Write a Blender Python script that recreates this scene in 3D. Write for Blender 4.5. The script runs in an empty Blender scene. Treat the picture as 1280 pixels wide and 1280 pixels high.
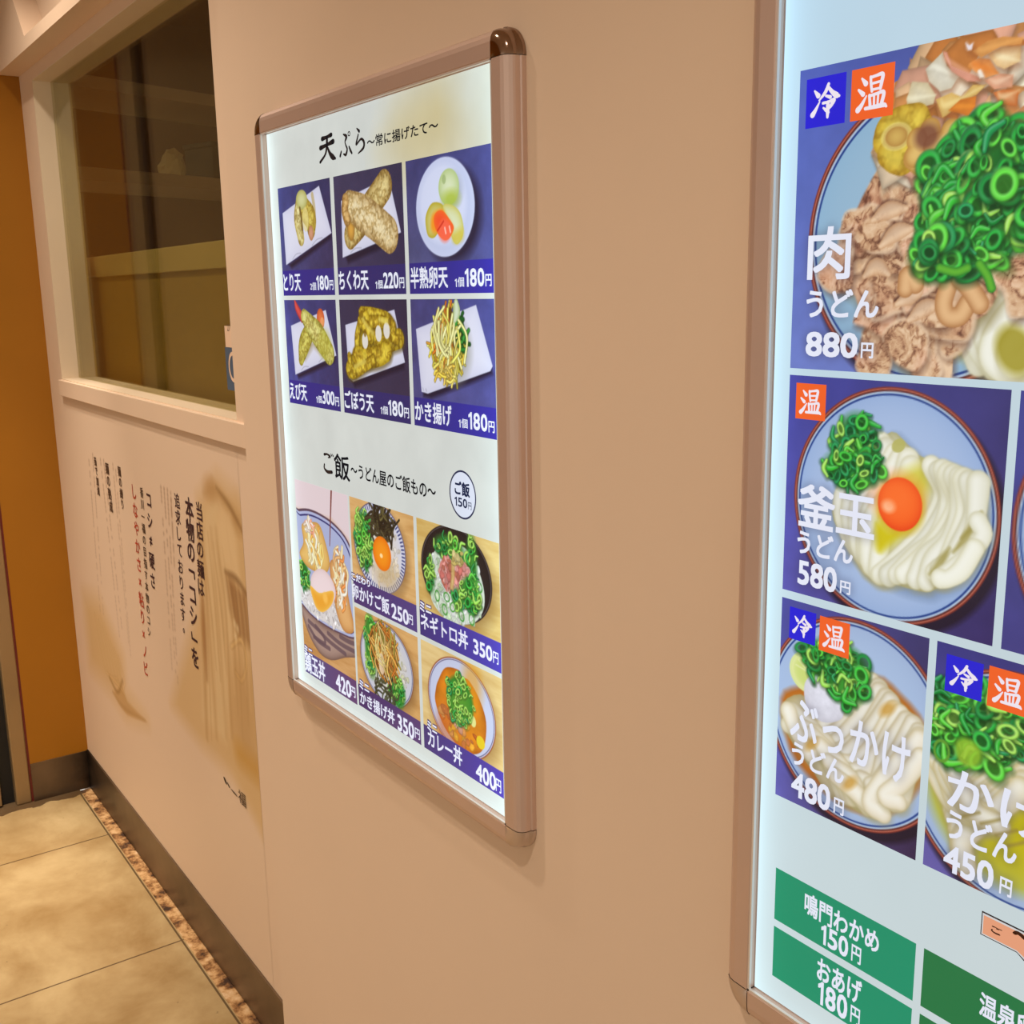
import bpy, math, random
import numpy as np
from mathutils import Matrix

S = bpy.context.scene
COL = S.collection
random.seed(7)
RNG = np.random.default_rng(7)

# ------------------------------------------------------------------ camera, world, lights, exposure
CZ = 1.451                                   # eye height above the floor
RIGHT = np.array([0.57370105, 0.81889344, -0.01675257])
DOWN = np.array([0.15545082, -0.12894185, -0.97939218])
FWD = np.array([-0.80417794, 0.55927412, -0.20127173])
FPX = 1350.0
cam = bpy.data.cameras.new('camera')
cam.sensor_width = 36.0
cam.lens = 36.0 * FPX / 1280.0
cam.clip_start = 0.02
camo = bpy.data.objects.new('camera', cam)
COL.objects.link(camo)
M = Matrix.Identity(4)
for i in range(3):
    M[i][0] = RIGHT[i]; M[i][1] = -DOWN[i]; M[i][2] = -FWD[i]
M[2][3] = CZ
camo.matrix_world = M
S.camera = camo

S.view_settings.view_transform = 'Standard'
S.view_settings.look = 'None'
S.view_settings.gamma = 1.0
S.view_settings.use_curve_mapping = False
S.view_settings.exposure = 0.0

W = bpy.data.worlds.new('world')
S.world = W
W.use_nodes = True
bg = W.node_tree.nodes['Background']
bg.inputs[0].default_value = (1.0, 0.885, 0.76, 1)
bg.inputs[1].default_value = 0.70


def lamp(name, loc, power, size, color=(1.0, 0.87, 0.73), aim=None, spread=math.radians(112)):
    d = bpy.data.lights.new(name, 'AREA')
    d.shape = 'DISK'; d.size = size; d.energy = power; d.color = color
    if spread: d.spread = spread
    o = bpy.data.objects.new(name, d)
    COL.objects.link(o)
    o.location = loc
    if aim is not None:
        v = np.array(aim) - np.array(loc)
        from mathutils import Vector
        o.rotation_euler = Vector(v).to_track_quat('-Z', 'Y').to_euler()
    return o


lamp('downlight', (-2.55, 0.18, 2.62), 8.5, 0.07)
lamp('floor_spot', (-2.85, 0.30, 2.62), 2.8, 0.06, spread=math.radians(38))
lamp('downlight', (-1.75, -0.12, 2.62), 8, 0.10)
lamp('downlight', (-0.45, -0.30, 2.62), 8, 0.10)
lamp('downlight', (-2.30, -1.20, 2.62), 10, 0.12)
lamp('kitchen_light', (-2.9, 1.7, 2.55), 8, 0.5, (1.0, 0.72, 0.42))


# ------------------------------------------------------------------ helpers
def lin(c):
    c = np.asarray(c, float) / 255.0
    return np.where(c <= 0.04045, c / 12.92, ((c + 0.055) / 1.055) ** 2.4)


def ray(u, v):
    return RIGHT * ((u - 640) / FPX) + DOWN * ((v - 640) / FPX) + FWD


def onY(u, v, y):
    """point of the vertical plane Y = y that the photograph shows at (u, v): (x, z above floor)"""
    d = ray(u, v); d = d / d[1] * y
    return np.array([d[0], d[2] + CZ])


def tag(o, label=None, cat=None, group=None, kind=None):
    if label: o['label'] = label
    if cat: o['category'] = cat
    if group: o['group'] = group
    if kind: o['kind'] = kind
    return o


def link(name, me, mat=None, parent=None):
    o = bpy.data.objects.new(name, me)
    COL.objects.link(o)
    if mat is not None:
        me.materials.append(mat)
    if parent is not None:
        o.parent = parent
    return o


def mesh(name, V, F, mat=None, parent=None, smooth=False):
    me = bpy.data.meshes.new(name)
    me.from_pydata([tuple(map(float, v)) for v in V], [], F)
    if smooth:
        me.polygons.foreach_set('use_smooth', [True] * len(me.polygons))
    me.update()
    return link(name, me, mat, parent)


def boxvf(x0, x1, y0, y1, z0, z1):
    V = [(x, y, z) for x in (x0, x1) for y in (y0, y1) for z in (z0, z1)]
    F = [(0, 1, 3, 2), (4, 6, 7, 5), (0, 4, 5, 1), (2, 3, 7, 6), (0, 2, 6, 4), (1, 5, 7, 3)]
    return V, F


def box(name, x0, x1, y0, y1, z0, z1, mat, parent=None, bevel=0.0):
    V, F = boxvf(x0, x1, y0, y1, z0, z1)
    o = mesh(name, V, F, mat, parent)
    if bevel:
        b = o.modifiers.new('bevel', 'BEVEL'); b.width = bevel; b.segments = 3
        b.limit_method = 'ANGLE'
    return o


def joinvf(parts):
    V, F = [], []
    for v, f in parts:
        n = len(V); V += list(v); F += [tuple(i + n for i in q) for q in f]
    return V, F


def prism_y(pts, y0, y1):
    """polygon in (x, z) extruded from y0 (front) to y1"""
    n = len(pts)
    V = [(p[0], y0, p[1]) for p in pts] + [(p[0], y1, p[1]) for p in pts]
    F = [tuple(range(n)), tuple(range(2 * n - 1, n - 1, -1))]
    F += [(i, i + n, (i + 1) % n + n, (i + 1) % n) for i in range(n)]
    return V, F


def empty(name, loc):
    o = bpy.data.objects.new(name, None)
    o.empty_display_size = 0.05
    COL.objects.link(o); o.location = loc
    return o


def nodes(mat):
    mat.use_nodes = True
    nt = mat.node_tree
    return nt, nt.nodes['Principled BSDF'], nt.links


def mat_plain(name, rgb, rough=0.6, metal=0.0, noise=0.0, scale=8.0, bump=0.0, spec=0.5, bscale=None):
    m = bpy.data.materials.new(name)
    nt, p, L = nodes(m)
    c = lin(rgb)
    p.inputs['Roughness'].default_value = rough
    p.inputs['Metallic'].default_value = metal
    p.inputs['Specular IOR Level'].default_value = spec
    tc = nt.nodes.new('ShaderNodeTexCoord')
    nz = nt.nodes.new('ShaderNodeTexNoise'); nz.inputs['Scale'].default_value = scale
    nz.inputs['Detail'].default_value = 6
    L.new(tc.outputs['Object'], nz.inputs['Vector'])
    cr = nt.nodes.new('ShaderNodeValToRGB')
    a = np.clip(c * (1 - noise), 0, 1); b = np.clip(c * (1 + noise), 0, 1)
    cr.color_ramp.elements[0].position = 0.3; cr.color_ramp.elements[1].position = 0.7
    cr.color_ramp.elements[0].color = (*a, 1); cr.color_ramp.elements[1].color = (*b, 1)
    L.new(nz.outputs['Fac'], cr.inputs['Fac'])
    L.new(cr.outputs['Color'], p.inputs['Base Color'])
    if bump:
        n2 = nt.nodes.new('ShaderNodeTexNoise'); n2.inputs['Scale'].default_value = bscale or scale * 12
        L.new(tc.outputs['Object'], n2.inputs['Vector'])
        bp = nt.nodes.new('ShaderNodeBump'); bp.inputs['Strength'].default_value = bump
        bp.inputs['Distance'].default_value = 0.002
        L.new(n2.outputs['Fac'], bp.inputs['Height'])
        L.new(bp.outputs['Normal'], p.inputs['Normal'])
    return m


# ------------------------------------------------------------------ materials of the place
WALL = (226, 200, 174)
m_wall = mat_plain('painted_wall', WALL, 0.55, noise=0.015, scale=3, bump=0.04, bscale=260, spec=0.3)
m_trim = mat_plain('painted_trim', (230, 204, 178), 0.4, noise=0.01, spec=0.4)
m_reveal = mat_plain('cream_trim', (226, 206, 178), 0.45, noise=0.01)
m_orange = mat_plain('orange_board', (158, 103, 20), 0.45, noise=0.05, scale=2.5, spec=0.3)
m_steel = mat_plain('steel_skirting', (118, 98, 76), 0.42, 0.6, noise=0.32, scale=5)
m_alu = mat_plain('satin_aluminium', (214, 188, 174), 0.42, 0.55, noise=0.02)
m_lip = mat_plain('bright_aluminium_lip', (232, 226, 222), 0.35, 0.5, noise=0.01)
m_chrome = mat_plain('chrome_cap', (158, 134, 118), 0.12, 1.0, noise=0.0)
m_satin = mat_plain('satin_cap', (206, 186, 172), 0.28, 0.6, noise=0.02)
m_black = mat_plain('black_gap', (10, 8, 7), 0.6, noise=0.2)
m_jamb = mat_plain('brushed_jamb', (156, 130, 92), 0.4, 0.5, noise=0.10, scale=4)
m_red = mat_plain('dark_red_seal', (96, 22, 12), 0.5)
m_ceil = mat_plain('ceiling_paint', (225, 205, 180), 0.7)
m_kwall = mat_plain('kitchen_wall', (124, 84, 58), 0.6, noise=0.05, scale=3)
m_kdark = mat_plain('dark_post', (48, 42, 40), 0.4, 0.3, noise=0.1)
m_kgrey = mat_plain('grey_post', (92, 80, 74), 0.4, 0.3, noise=0.1)
m_shelf = mat_plain('stainless_shelf', (206, 176, 146), 0.35, 0.2, noise=0.05)
m_panel = mat_plain('olive_panel', (190, 160, 108), 0.55, noise=0.05, scale=2)
m_prail = mat_plain('pale_rail', (226, 206, 176), 0.45, noise=0.02)
m_bag = mat_plain('pale_bag', (230, 210, 165), 0.5, noise=0.05)
m_dirt = None

nt = m_steel.node_tree; L = nt.links; p_ = nt.nodes['Principled BSDF']
tc_ = nt.nodes.new('ShaderNodeTexCoord'); sx_ = nt.nodes.new('ShaderNodeSeparateXYZ'); L.new(tc_.outputs['Object'], sx_.inputs[0])
nz_ = nt.nodes.new('ShaderNodeTexNoise'); nz_.inputs['Scale'].default_value = 9; nz_.inputs['Detail'].default_value = 4
L.new(tc_.outputs['Object'], nz_.inputs['Vector'])


def mm(op, a, b):
    n = nt.nodes.new('ShaderNodeMath'); n.operation = op; n.use_clamp = op == 'SUBTRACT'
    for i, v in enumerate((a, b)):
        if isinstance(v, (int, float)): n.inputs[i].default_value = v
        else: L.new(v, n.inputs[i])
    return n.outputs[0]


# noise-broken black tint, strongest in the corner and along the foot of the skirting
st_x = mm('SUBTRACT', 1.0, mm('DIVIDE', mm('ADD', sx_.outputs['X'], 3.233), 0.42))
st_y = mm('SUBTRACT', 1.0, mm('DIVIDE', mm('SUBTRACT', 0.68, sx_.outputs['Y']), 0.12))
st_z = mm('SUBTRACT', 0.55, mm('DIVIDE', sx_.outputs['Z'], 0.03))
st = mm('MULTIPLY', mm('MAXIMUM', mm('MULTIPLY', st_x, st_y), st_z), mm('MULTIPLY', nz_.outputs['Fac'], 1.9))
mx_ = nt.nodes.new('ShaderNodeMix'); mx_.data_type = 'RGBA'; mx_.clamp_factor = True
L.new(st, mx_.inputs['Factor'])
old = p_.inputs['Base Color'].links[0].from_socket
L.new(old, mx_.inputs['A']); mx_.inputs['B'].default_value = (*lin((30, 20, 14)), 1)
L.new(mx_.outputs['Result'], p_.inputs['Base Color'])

# floor: large beige stone tiles with thin joints
m_floor = bpy.data.materials.new('stone_floor_tiles')
nt, p, L = nodes(m_floor)
tc = nt.nodes.new('ShaderNodeTexCoord')
n1 = nt.nodes.new('ShaderNodeTexNoise'); n1.inputs['Scale'].default_value = 4.5; n1.inputs['Detail'].default_value = 9
n1.inputs['Roughness'].default_value = 0.62; n1.inputs['Distortion'].default_value = 0.2
L.new(tc.outputs['Object'], n1.inputs['Vector'])
cr = nt.nodes.new('ShaderNodeValToRGB')
for pos, c in ((0.30, (142, 112, 66)), (0.48, (166, 140, 94)), (0.70, (190, 168, 124))):
    e = cr.color_ramp.elements[0] if pos == 0.30 else (cr.color_ramp.elements[1] if pos == 0.70 else cr.color_ramp.elements.new(pos))
    e.position = pos; e.color = (*lin(c), 1)
L.new(n1.outputs['Fac'], cr.inputs['Fac'])
sx = nt.nodes.new('ShaderNodeSeparateXYZ'); L.new(tc.outputs['Object'], sx.inputs[0])


def mth(op, a, b=None, c=None):
    n = nt.nodes.new('ShaderNodeMath'); n.operation = op
    for i, v in enumerate((a, b, c)):
        if v is None: continue
        if isinstance(v, (int, float)): n.inputs[i].default_value = v
        else: L.new(v, n.inputs[i])
    return n.outputs[0]


def joint(out, origin, period, half):
    q = mth('DIVIDE', mth('SUBTRACT', out, origin), period)
    fr = mth('ABSOLUTE', mth('SUBTRACT', q, mth('ROUND', q)))
    return mth('LESS_THAN', fr, half / period)


jx = joint(sx.outputs['X'], -2.279, 0.615, 0.0022)
jy = joint(sx.outputs['Y'], 0.640, 1.230, 0.0022)
jj = mth('MAXIMUM', jx, jy)
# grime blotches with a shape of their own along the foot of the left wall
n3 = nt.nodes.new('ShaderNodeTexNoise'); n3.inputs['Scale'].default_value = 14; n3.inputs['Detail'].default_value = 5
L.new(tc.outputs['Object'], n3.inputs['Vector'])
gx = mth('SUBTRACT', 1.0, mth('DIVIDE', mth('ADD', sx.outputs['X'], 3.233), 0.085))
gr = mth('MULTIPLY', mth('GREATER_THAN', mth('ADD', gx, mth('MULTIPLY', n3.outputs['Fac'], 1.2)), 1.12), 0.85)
n4 = nt.nodes.new('ShaderNodeTexNoise'); n4.inputs['Scale'].default_value = 38; n4.inputs['Detail'].default_value = 3
L.new(tc.outputs['Object'], n4.inputs['Vector'])
sp = mth('MULTIPLY', mth('GREATER_THAN', n4.outputs['Fac'], 0.735), 0.35)
mx = nt.nodes.new('ShaderNodeMix'); mx.data_type = 'RGBA'
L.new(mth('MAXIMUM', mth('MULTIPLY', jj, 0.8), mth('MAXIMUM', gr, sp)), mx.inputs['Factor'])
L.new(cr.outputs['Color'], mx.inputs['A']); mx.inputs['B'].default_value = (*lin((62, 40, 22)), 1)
L.new(mx.outputs['Result'], p.inputs['Base Color'])
p.inputs['Roughness'].default_value = 0.42

# broken, dirty mortar strip
m_mortar = bpy.data.materials.new('dirty_mortar')
nt, p, L = nodes(m_mortar)
tc = nt.nodes.new('ShaderNodeTexCoord')
n1 = nt.nodes.new('ShaderNodeTexNoise'); n1.inputs['Scale'].default_value = 18; n1.inputs['Detail'].default_value = 8
n1.inputs['Roughness'].default_value = 0.7
L.new(tc.outputs['Object'], n1.inputs['Vector'])
cr = nt.nodes.new('ShaderNodeValToRGB')
for i, (pos, c) in enumerate(((0.40, (58, 34, 16)), (0.47, (140, 96, 52)), (0.55, (198, 156, 104)), (0.70, (226, 198, 160)))):
    e = cr.color_ramp.elements[i] if i < 2 else cr.color_ramp.elements.new(pos)
    e.position = pos; e.color = (*lin(c), 1)
L.new(n1.outputs['Fac'], cr.inputs['Fac']); L.new(cr.outputs['Color'], p.inputs['Base Color'])
p.inputs['Roughness'].default_value = 0.8
bp = nt.nodes.new('ShaderNodeBump'); bp.inputs['Distance'].default_value = 0.004; bp.inputs['Strength'].default_value = 0.7
L.new(n1.outputs['Fac'], bp.inputs['Height']); L.new(bp.outputs['Normal'], p.inputs['Normal'])

# window glass: faint greenish pane with real reflection
m_glass = bpy.data.materials.new('window_glass')
m_glass.use_nodes = True
nt = m_glass.node_tree; nt.nodes.clear(); L = nt.links
out = nt.nodes.new('ShaderNodeOutputMaterial')
tr = nt.nodes.new('ShaderNodeBsdfTransparent'); tr.inputs[0].default_value = (0.79, 0.77, 0.58, 1)
gl = nt.nodes.new('ShaderNodeBsdfGlossy'); gl.inputs['Roughness'].default_value = 0.03
lw = nt.nodes.new('ShaderNodeLayerWeight'); lw.inputs['Blend'].default_value = 0.5
pw = nt.nodes.new('ShaderNodeMath'); pw.operation = 'POWER'; pw.inputs[1].default_value = 4.0
ma = nt.nodes.new('ShaderNodeMath'); ma.operation = 'MULTIPLY_ADD'; ma.inputs[1].default_value = 0.6; ma.inputs[2].default_value = 0.06
L.new(lw.outputs['Facing'], pw.inputs[0]); L.new(pw.outputs[0], ma.inputs[0])
ms = nt.nodes.new('ShaderNodeMixShader')
L.new(ma.outputs[0], ms.inputs[0]); L.new(tr.outputs[0], ms.inputs[1]); L.new(gl.outputs[0], ms.inputs[2])
L.new(ms.outputs[0], out.inputs[0])


def mat_ink(name):
    """matt print: albedo from the painted colour attribute"""
    m = bpy.data.materials.new(name)
    nt, p, L = nodes(m)
    at = nt.nodes.new('ShaderNodeAttribute'); at.attribute_name = 'ink'
    L.new(at.outputs['Color'], p.inputs['Base Color'])
    p.inputs['Roughness'].default_value = 0.5
    p.inputs['Specular IOR Level'].default_value = 0.3
    return m


def mat_backlit(name, xl, xr, zb, zt, amp=0.55, sig=0.018):
    """edge-lit translucent print behind a clear cover; brighter next to the LED edges"""
    m = bpy.data.materials.new(name)
    nt, p, L = nodes(m)
    at = nt.nodes.new('ShaderNodeAttribute'); at.attribute_name = 'ink'
    tc = nt.nodes.new('ShaderNodeTexCoord')
    sx = nt.nodes.new('ShaderNodeSeparateXYZ'); L.new(tc.outputs['Object'], sx.inputs[0])

    def mth(op, a, b=None):
        n = nt.nodes.new('ShaderNodeMath'); n.operation = op
        for i, v in enumerate((a, b)):
            if v is None: continue
            if isinstance(v, (int, float)): n.inputs[i].default_value = v
            else: L.new(v, n.inputs[i])
        return n.outputs[0]

    def fall(d, s):
        return mth('EXPONENT', mth('DIVIDE', d, -s))
    a = fall(mth('SUBTRACT', sx.outputs['X'], xl), sig)
    b = fall(mth('SUBTRACT', xr, sx.outputs['X']), sig * 1.6)
    c = fall(mth('SUBTRACT', sx.outputs['Z'], zb), sig)
    edge = mth('ADD', mth('ADD', a, mth('MULTIPLY', b, 0.8)), mth('MULTIPLY', c, 0.3))
    cc = nt.nodes.new('ShaderNodeCombineXYZ')
    L.new(mth('ADD', 1.0, mth('MULTIPLY', edge, amp * 0.75)), cc.inputs[0])
    L.new(mth('ADD', 1.0, mth('MULTIPLY', edge, amp * 1.05)), cc.inputs[1])
    L.new(mth('ADD', 1.0, mth('MULTIPLY', edge, amp * 1.15)), cc.inputs[2])
    vm = nt.nodes.new('ShaderNodeVectorMath'); vm.operation = 'MULTIPLY'
    L.new(at.outputs['Color'], vm.inputs[0]); L.new(cc.outputs[0], vm.inputs[1])
    p.inputs['Base Color'].default_value = (0.01, 0.01, 0.01, 1)
    L.new(vm.outputs[0], p.inputs['Emission Color'])
    p.inputs['Emission Strength'].default_value = 1.0
    p.inputs['Roughness'].default_value = 0.09
    p.inputs['Specular IOR Level'].default_value = 0.16
    return m


# ------------------------------------------------------------------ a small painter for printed pictures
def vnoise(X, Z, scale, seed=0, octaves=4):
    out = np.zeros_like(X); amp = 1.0; tot = 0.0
    r = np.random.default_rng(seed)
    for o in range(octaves):
        g = r.random((64, 64))
        fx = X * scale; fz = Z * scale
        ix = np.floor(fx).astype(int); iz = np.floor(fz).astype(int)
        tx = fx - ix; tz = fz - iz
        tx = tx * tx * (3 - 2 * tx); tz = tz * tz * (3 - 2 * tz)
        a = g[ix % 64, iz % 64]; b = g[(ix + 1) % 64, iz % 64]
        c = g[ix % 64, (iz + 1) % 64]; d = g[(ix + 1) % 64, (iz + 1) % 64]
        out += amp * ((a * (1 - tx) + b * tx) * (1 - tz) + (c * (1 - tx) + d * tx) * tz)
        tot += amp; amp *= 0.55; scale *= 2.03
    return out / tot


def smooth(pts, n=6, closed=False):
    P = np.array(pts, float)
    if len(P) < 3: return P
    if closed:
        Q = np.vstack([P[-1], P, P[0], P[1]])
    else:
        Q = np.vstack([2 * P[0] - P[1], P, 2 * P[-1] - P[-2]])
    out = []
    for i in range(1, len(Q) - 2):
        p0, p1, p2, p3 = Q[i - 1], Q[i], Q[i + 1], Q[i + 2]
        for t in np.linspace(0, 1, n, endpoint=False):
            out.append(0.5 * ((2 * p1) + (-p0 + p2) * t + (2 * p0 - 5 * p1 + 4 * p2 - p3) * t * t + (-p0 + 3 * p1 - 3 * p2 + p3) * t ** 3))
    if not closed: out.append(Q[-2])
    return np.array(out)


class Print:
    """a flat printed picture: a fine grid in (x, z) metres carrying painted colours"""

    def __init__(s, x0, x1, z0, z1, step, base=(128, 128, 128)):
        s.nx = max(2, int(round((x1 - x0) / step)) + 1); s.nz = max(2, int(round((z1 - z0) / step)) + 1)
        s.xs = np.linspace(x0, x1, s.nx); s.zs = np.linspace(z0, z1, s.nz)
        s.c = np.ones((s.nz, s.nx, 3)) * np.array(base, float)
        s.px = step; s.seed = 1
        s.clip = None

    def win(s, x0, x1, z0, z1):
        i0 = max(0, np.searchsorted(s.xs, x0) - 1); i1 = min(s.nx, np.searchsorted(s.xs, x1) + 1)
        j0 = max(0, np.searchsorted(s.zs, z0) - 1); j1 = min(s.nz, np.searchsorted(s.zs, z1) + 1)
        if i0 >= i1 or j0 >= j1: return None
        X, Z = np.meshgrid(s.xs[i0:i1], s.zs[j0:j1])
        return (slice(j0, j1), slice(i0, i1)), X, Z

    def put(s, sl, a, col):
        if s.clip is not None: a = a * s.clip[sl]
        a = a[..., None]
        s.c[sl] = s.c[sl] * (1 - a) + np.asarray(col, float) * a

    def grad(s, ctl, cbr, ctr=None, cbl=None, ground=0):
        X, Z = np.meshgrid(np.linspace(0, 1, s.nx), np.linspace(1, 0, s.nz))
        if ground:
            mute = lambda c: None if c is None else (lambda v: (v * (1 - ground) + v.mean() * ground) * (1 - .35 * ground))(np.array(c, float))
            ctl, cbr, ctr, cbl = mute(ctl), mute(cbr), mute(ctr), mute(cbl)
        ctl, cbr = np.array(ctl, float), np.array(cbr, float)
        ctr = np.array(ctr, float) if ctr is not None else (ctl + cbr) / 2
        cbl = np.array(cbl, float) if cbl is not None else (ctl + cbr) / 2
        X = X[..., None]; Z = Z[..., None]
        s.c[:] = (ctl * (1 - X) + ctr * X) * (1 - Z) + (cbl * (1 - X) + cbr * X) * Z

    def tex(s, amount, scale, seed=0, mask=None):
        X, Z = np.meshgrid(s.xs, s.zs)
        n = (vnoise(X + 7, Z + 7, scale, seed) - 0.5) * 2 * amount
        if mask is not None: n = n * mask
        s.c *= (1 + n)[..., None]

    def cov(s, sd, soft):
        return np.clip(0.5 - sd / soft, 0, 1)

    def ell(s, c, r, col, edge=None, rot=0.0, soft=None, a=1.0, power=2.0, inner=None):
        soft = soft or s.px * 1.2
        R = max(r) + soft
        w = s.win(c[0] - R, c[0] + R, c[1] - R, c[1] + R)
        if w is None: return
        sl, X, Z = w
        dx, dz = X - c[0], Z - c[1]
        if rot:
            cs, sn = math.cos(rot), math.sin(rot); dx, dz = dx * cs + dz * sn, -dx * sn + dz * cs
        q = np.sqrt((dx / r[0]) ** 2 + (dz / r[1]) ** 2) + 1e-9
        sd = (q - 1) * min(r)
        m = s.cov(sd, soft)
        if inner: m = m * (1 - s.cov((q - inner) * min(r), soft))
        cc = np.asarray(col, float)
        if edge is not None:
            t = np.clip(q, 0, 1)[..., None] ** power
            cc = cc * (1 - t) + np.asarray(edge, float) * t
        s.put(sl, m * a, cc)

    def poly(s, pts, col, soft=None, a=1.0, edge=None, ew=None, sm=0, tex=None):
        P = np.array(pts, float)
        if sm: P = smooth(P, sm, True)
        soft = soft or s.px * 1.2
        w = s.win(P[:, 0].min() - soft, P[:, 0].max() + soft, P[:, 1].min() - soft, P[:, 1].max() + soft)
        if w is None: return
        sl, X, Z = w
        d2 = np.full(X.shape, 1e9); ins = np.zeros(X.shape, bool)
        n = len(P)
        for i in range(n):
            a0, b0 = P[i], P[(i + 1) % n]
            e = b0 - a0; L2 = e @ e + 1e-18
            t = np.clip(((X - a0[0]) * e[0] + (Z - a0[1]) * e[1]) / L2, 0, 1)
            d2 = np.minimum(d2, (X - a0[0] - t * e[0]) ** 2 + (Z - a0[1] - t * e[1]) ** 2)
            if a0[1] != b0[1]:
                cr = ((a0[1] > Z) != (b0[1] > Z)) & (X < e[0] * (Z - a0[1]) / e[1] + a0[0])
                ins ^= cr
        d = np.sqrt(d2)
        m = s.cov(np.where(ins, -d, d), soft)
        cc = np.asarray(col, float) * np.ones(X.shape + (3,))
        if edge is not None:
            t = np.exp(-d / (ew or 0.004))[..., None]
            cc = cc * (1 - t) + np.asarray(edge, float) * t
        if tex:
            cc = cc * (1 + (vnoise(X + 5, Z + 5, tex[1], int(tex[2]) if len(tex) > 2 else 3) - .5) * 2 * tex[0])[..., None]
        s.put(sl, m * a, cc)

    def stroke(s, pts, w, col, edge=None, soft=None, a=1.0, sm=5, power=2.0, tex=None):
        P = np.array(pts, float)
        k = len(P)
        ww = np.full(k, w, float) if np.isscalar(w) else np.interp(np.linspace(0, 1, k), np.linspace(0, 1, len(w)), w)
        if sm and k > 2:
            Pw = smooth(np.column_stack([P, ww]), sm); P = Pw[:, :2]; ww = np.abs(Pw[:, 2])
        soft = soft or s.px * 1.2
        R = ww.max() + soft
        wn = s.win(P[:, 0].min() - R, P[:, 0].max() + R, P[:, 1].min() - R, P[:, 1].max() + R)
        if wn is None: return
        sl, X, Z = wn
        best = np.full(X.shape, 1e9); q = np.full(X.shape, 1e9)
        for i in range(len(P) - 1):
            a0, b0 = P[i], P[i + 1]; e = b0 - a0; L2 = e @ e + 1e-18
            t = np.clip(((X - a0[0]) * e[0] + (Z - a0[1]) * e[1]) / L2, 0, 1)
            d = np.hypot(X - a0[0] - t * e[0], Z - a0[1] - t * e[1])
            r = ww[i] * (1 - t) + ww[i + 1] * t
            best = np.minimum(best, d - r); q = np.minimum(q, d / np.maximum(r, 1e-6))
        m = s.cov(best, soft)
        cc = np.asarray(col, float) * np.ones(X.shape + (3,))
        if edge is not None:
            t = np.clip(q, 0, 1)[..., None] ** power
            cc = cc * (1 - t) + np.asarray(edge, float) * t
        if tex:
            n_ = vnoise(X + 5, Z + 5, tex[1] * .8, 9, 3); rg_ = np.clip(1 - np.abs(2 * n_ - 1) * 3.2, 0, 1)
            cc = cc * np.clip(1.06 + (vnoise(X + 2, Z + 8, tex[1] * 2.2, 4, 2) - .5) * 1.5 * tex[0] - rg_ * 1.5 * tex[0], .4, 1.25)[..., None]
            cc = cc * (1 - np.array([.0, .10, .30]) * (rg_ * 1.2)[..., None] * min(1, tex[0] * 4))
        s.put(sl, m * a, cc)

    # ---- food
    def scallions(s, c, r, n, size, seed=1, pale=0.25, base=(22, 96, 36)):
        g = np.random.default_rng(seed)
        s.ell(c, (r[0] * .92, r[1] * .92), base, edge=(46, 128, 44), soft=size * 1.2)
        pal = [(16, 112, 44), (26, 140, 46), (48, 164, 48), (78, 182, 52), (24, 128, 66), (36, 150, 50)]
        for i in range(n):
            t = g.random() * 6.283; q = math.sqrt(g.random())
            x = c[0] + math.cos(t) * q * r[0]; z = c[1] + math.sin(t) * q * r[1]
            sz = size * (0.55 + 0.65 * g.random()); el = 0.45 + 0.5 * g.random(); ro = g.random() * 3.14
            col = np.array(pal[g.integers(len(pal))], float)
            if g.random() < pale: col = np.array((140, 196, 76), float)
            dk = col * 0.40
            if g.random() < 0.58:
                s.ell((x + sz * .08, z - sz * .22), (sz * 1.1, sz * el * 1.1), dk, rot=ro, a=.55, soft=sz * .5)
                if g.random() < .6: s.ell((x, z), (sz * .8, sz * el * .8), col * .62, rot=ro, a=.8)
                s.ell((x, z), (sz, sz * el), np.minimum(col * 1.25 + 14, 250), edge=col * .82, rot=ro, inner=0.60, power=6, soft=sz * .16)
                s.ell((x - sz * .12, z + sz * .14), (sz * .86, sz * el * .84), col * .4 + 140, rot=ro, inner=0.86, a=.30, soft=sz * .2)
            else:
                L_ = sz * 2.0
                p0 = np.array([x, z]); dv = np.array([math.cos(ro), math.sin(ro)]) * L_
                pm = p0 + np.array([-dv[1], dv[0]]) * (.2 + .4 * g.random())
                P_ = [p0 - dv * .5, pm, p0 + dv * .5]
                s.stroke([p - np.array([0, sz * .2]) for p in P_], sz * .36, dk, a=.5, soft=sz * .45)
                s.stroke(P_, [sz * .16, sz * .32, sz * .18], np.minimum(col * 1.2, 245), edge=col * .72, soft=sz * .12)
                s.stroke([p + np.array([-sz * .05, sz * .1]) for p in P_], sz * .07, col * .4 + 150, a=.45, soft=sz * .15)

    def flesh(s, pts, seed=1, scale=48, cols=((104, 66, 50), (176, 130, 98), (208, 168, 130), (230, 198, 164))):
        P = np.array(pts)
        w = s.win(P[:, 0].min(), P[:, 0].max(), P[:, 1].min(), P[:, 1].max()); sl, X, Z = w
        sub = Print.__new__(Print); keep = s.c.copy()
        wx = vnoise(X + 3, Z + 3, scale * .6, seed) - .5; wz = vnoise(X + 11, Z + 5, scale * .6, seed + 1) - .5
        n = vnoise(X + 9 + wx * .045, Z + 9 + wz * .045, scale, seed + 2, 5)
        rg = 1 - np.abs(2 * n - 1) * 2.6; rg = np.clip(rg, 0, 1)
        lo = vnoise(X + 2, Z + 2, scale * .35, seed + 3, 2); fine = vnoise(X + 6 + wx * .02, Z + 1, scale * 5, seed + 4, 3)
        v = np.clip(1 - .85 * rg ** 2.2 + (fine - .5) * .55 + (lo - .5) * .5, 0, 1.15) / 1.15
        c = np.zeros(X.shape + (3,))
        xs = (0, .38, .68, 1.0)
        for k in range(3): c[..., k] = np.interp(v, xs, [q[k] for q in cols])
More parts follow.
